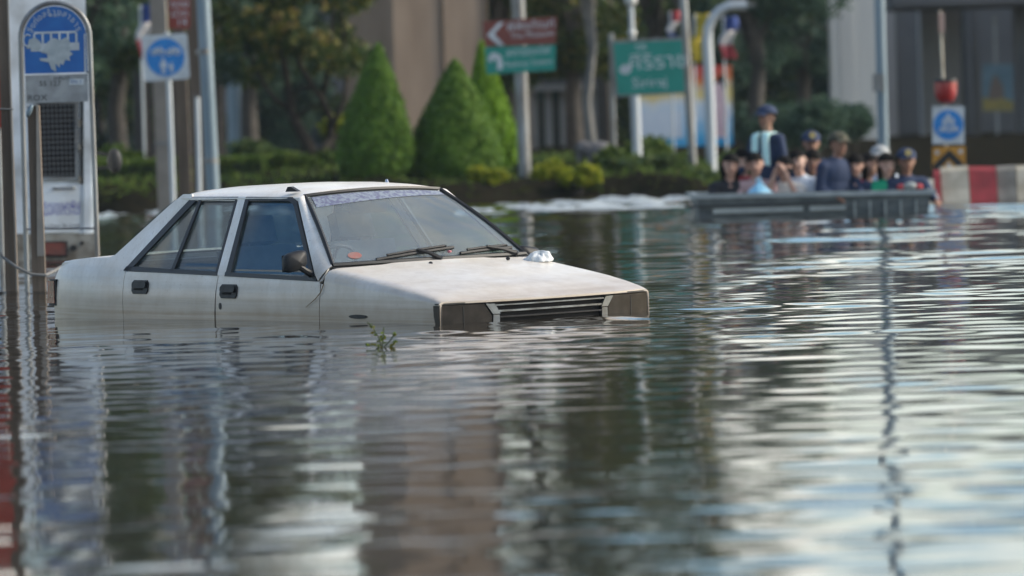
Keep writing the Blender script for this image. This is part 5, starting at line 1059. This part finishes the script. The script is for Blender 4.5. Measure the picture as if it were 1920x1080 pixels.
    def hairf(u, v):
        a = 2*math.pi*u; th_ = v*math.pi*.64; x, y, z = math.sin(th_)*math.cos(a), math.sin(th_)*math.sin(a), math.cos(th_)
        if y < 0: th2 = min(th_, math.pi*(.46 if hair != 'bangs' else .50)); x, y, z = math.sin(th2)*math.cos(a), math.sin(th2)*math.sin(a), math.cos(th2)
        k = 1+.03*math.sin(9*a)+.02*math.sin(17*a+3*v); return hh(x*.086*k, .016+y*.104*k, .032+z*.105*k)
    hb.grid(hairf, 33, 10)
    if hair == 'long': hb.ell(hh(0, .075, -.06), (.085, .05, .13), 14, 10); hb.ell(hh(-.07, .03, -.06), (.025, .05, .12), 10, 8); hb.ell(hh(.07, .03, -.06), (.025, .05, .12), 10, 8)
    if hair == 'bun': hb.ell(hh(0, .10, .04), (.04, .04, .04), 10, 8)
    hb.build('hair', 'hair', o, True, 0)
    if cap:
        cm, badge = cap; cb = MB()
        def capf(u, v):
            a = 2*math.pi*u; th_ = v*math.pi*.47; return hh(math.sin(th_)*math.cos(a)*.100, .012+math.sin(th_)*math.sin(a)*.116, .045+math.cos(th_)*.105)
        cb.grid(capf, 25, 8); cb.slab(lambda u, v: hh(lerp(-.075, .075, u), -.085-.075*v*math.sin(math.pi*(.15+.7*u)), .052-.02*v+.012*math.sin(math.pi*u)), 9, 4, (0, 0, -.006)); co_ = cb.build('cap', cm, o, True, 50)
        if badge: MB().prism(disc_pts(0, 0, .036, 16), -.004, .004).build('cap_badge', 'badge', co_).location = hh(0, -.108, .095)
    return o, Hh, sc_, hh
# seated row and the crew (head centre in the photograph, depth, facing)
fold = [((-.23, -.12, -.26), (-.02, -.28, -.29)), ((.23, -.12, -.26), (.04, -.30, -.28))]
person('person in a black top resting folded arms on the boat side, leftmost', 1370, 311, 62.0, .15, 'skin_a', 'black_cloth', 'long', None, .5, (.05, -.12), fold, .14)
person('person in a dusty pink top behind the pale blue bag', 1416, 309, 62.0, -.1, 'skin_a', 'pink_cloth', 'short', None, 2, (0, -.10), [((-.25, -.08, -.25), (-.20, -.30, -.30)), ((.24, -.1, -.26), (.06, -.28, -.27))], -.10)
o, Hh, sc_, hh = person('standing person in navy with a pale towel round the neck and dark cap', 1437, 222, 62.75, -.75, 'skin_b', 'navy', 'short', ('navy', False), 2, (0, 0), [((-.24, -.05, -.28), (-.26, -.24, -.42)), ((.24, .0, -.30), (.22, -.10, -.50))], 0, 1.05, .42, 'navy')
tw_ = MB()
for sx in (-1, 1): tw_.slab(lambda u, v: (lambda p_: p_)((sc_.x+sx*(.055+.045*math.sin(u*1.6)), sc_.y+lerp(.07, -.135, min(1, u*2.2))-.0*u, sc_.z+.045*math.sin(min(1, u*2.2)*math.pi)*.6+lerp(.02, -.30, max(0, (u-.35)/.65)))) if False else (sc_.x+sx*(.02+.09*v+.02*u), sc_.y+lerp(.09, -.13, min(1, u*2.4)), sc_.z+.055-.02*v+(-.36*max(0, u-.38)/.62)), 12, 5, (0, .02, -.006))
tw_.build('towel', 'towel', o, True, 60)
person('person in a cream top holding a small black camera to the face', 1470, 316, 62.02, -.35, 'skin_a', 'white_cloth', 'short', None, .5, (0, -.08), [((-.22, -.16, -.22), (-.05, -.20, .16)), ((.22, -.16, -.20), (.06, -.19, .17))])
q = at(1479, 320, 61.93); o = thing('camera', 'small black camera held up to the face of the cream-shirted person', 'camera', q, (0, 0, -.3)); MB().box((0, 0, 0), (.09, .04, .06)).build('camera_body', 'black_plastic', o); MB().tube([(0, -.02, 0), (0, -.06, 0)], .024, 12).build('lens', 'black_plastic', o, True)
person('person in a pale blue-white shirt leaning left with tilted head', 1496, 304, 62.15, -.3, 'skin_c', 'blue_white_cloth', 'short', None, .5, (-.10, -.05), [((-.2, -.12, -.25), (-.08, -.26, -.22)), ((.26, -.04, -.24), (.10, -.26, -.30))], -.25, 1.05)
person('dark-haired person looking out between the white shirt and the officer', 1523, 303, 62.75, .1, 'skin_b', 'black_cloth', 'bangs', None, .5, (0, 0), None, .12)
person('officer in a badged navy cap standing at the back of the boat', 1521, 270, 63.2, .1, 'skin_b', 'navy', 'short', ('navy', True), 2, (0, 0), None, 0, 1., .35, 'navy')
o, Hh, sc_, hh = person('large person in navy with a camouflage cap, biggest figure in the boat', 1572, 272, 61.92, .6, 'skin_b', 'navy', 'short', ('camo', False), 2, (.06, -.05), [((-.24, .02, -.30), (-.18, -.20, -.36)), ((.25, -.05, -.29), (.12, -.28, -.34))], 0, 1.18, .36, 'navy')
MB().ell(sc_+V3((.255, -.06, -.14)), (.018, .05, .055), 10, 8).build('sleeve_patch', 'flag_white', o, True); MB().ell(sc_+V3((.268, -.075, -.20)), (.016, .045, .03), 10, 8).build('sleeve_patch', 'flag_red', o, True)
person('small person in navy with crossed tan forearms beside the large navy figure', 1604, 311, 62.0, -.1, 'skin_a', 'navy', 'bangs', None, .5, (0, -.1), fold, 0, .9, None, 'brown_cloth')
person('dark-haired person in profile turned away to the right', 1630, 311, 62.3, 1.2, 'skin_a', 'brown_cloth', 'long', None, .5, (0, -.1), fold, .15, .92)
person('person in a green shirt resting one arm on the boat side', 1663, 310, 62.02, .25, 'skin_c', 'green_cloth', 'long', None, .5, (-.04, -.08), [((-.22, -.10, -.27), (-.02, -.28, -.32)), ((.22, -.08, -.26), (.10, -.30, -.30))], 0, .95)
person('person in a navy jacket and badged cap stretching an arm to the right', 1700, 303, 62.02, .1, 'skin_b', 'navy', 'short', ('navy', True), 2, (0, -.08), [((-.26, -.06, -.26), (-.14, -.24, -.34)), ((.26, -.08, -.19), (.27, -.26, -.235))], 0, 1.08, None, 'navy')
person('person in a red top half hidden between the two leftmost passengers', 1393, 303, 62.85, .5, 'skin_c', 'flag_red', 'bun', None, .5, (0, 0), None, -.08, .9)
person('person in a pale cap half hidden behind the green shirt', 1649, 297, 62.95, -.35, 'skin_a', 'blue_white_cloth', 'short', ('sign_grey', False), .5, (0, 0), None, .06, .92)
q = at(1706, 349, 61.86); o = thing('chest_print', 'red and pale print at the chest of the navy jacket', 'print', q)
MB().ell((0, 0, 0), (.075, .04, .045), 14, 10).build('pale_front', 'boat_pale', o, True)  # rounded pieces standing for the red and pale print on the jacket
for sx in (-1, 1): MB().ell((sx*.10, .02, -.01), (.05, .04, .035), 12, 8).build('red_side', 'flag_red', o, True)
q = at(1424, 367, 61.72); r2 = np.random.default_rng(9)
o = thing('blue_bag', 'pale blue carrier bag resting on the boat side', 'bag', q)
def bag2(u, v):
    a = 2*math.pi*u; th = math.pi*.5*v; k = 1+.08*math.sin(4*a+5*v)+.06*math.sin(9*a); return (.15*k*math.cos(a)*(1-.93*v**1.15), .07*k*math.sin(a)*(1-.93*v**1.15), .16*v*(1+.05*math.sin(6*a)))
MB().grid(bag2, 33, 10).build('sack', 'bag_blue', o, True, 0); MB().tube([(-.015, 0, .14), (-.03, 0, .19), (.01, 0, .20), (.02, 0, .14)], .012, 6).build('knot', 'bag_blue', o, True)


# ------------------------------------------------------------------ thin damp air over the flood
hm = bpy.data.materials.new('haze_air'); hm.use_nodes = True; t = hm.node_tree; t.nodes.remove(t.nodes['Principled BSDF'])
pv_ = t.nodes.new('ShaderNodeVolumePrincipled'); pv_.inputs['Color'].default_value = (.76, .92, 1, 1); pv_.inputs['Density'].default_value = .00016
t.links.new(pv_.outputs[0], t.nodes['Material Output'].inputs['Volume'])
hz_ = MB().box((0, 165, 8.6), (640, 510, 20)).build('haze', hm); hz_['kind'] = 'stuff'
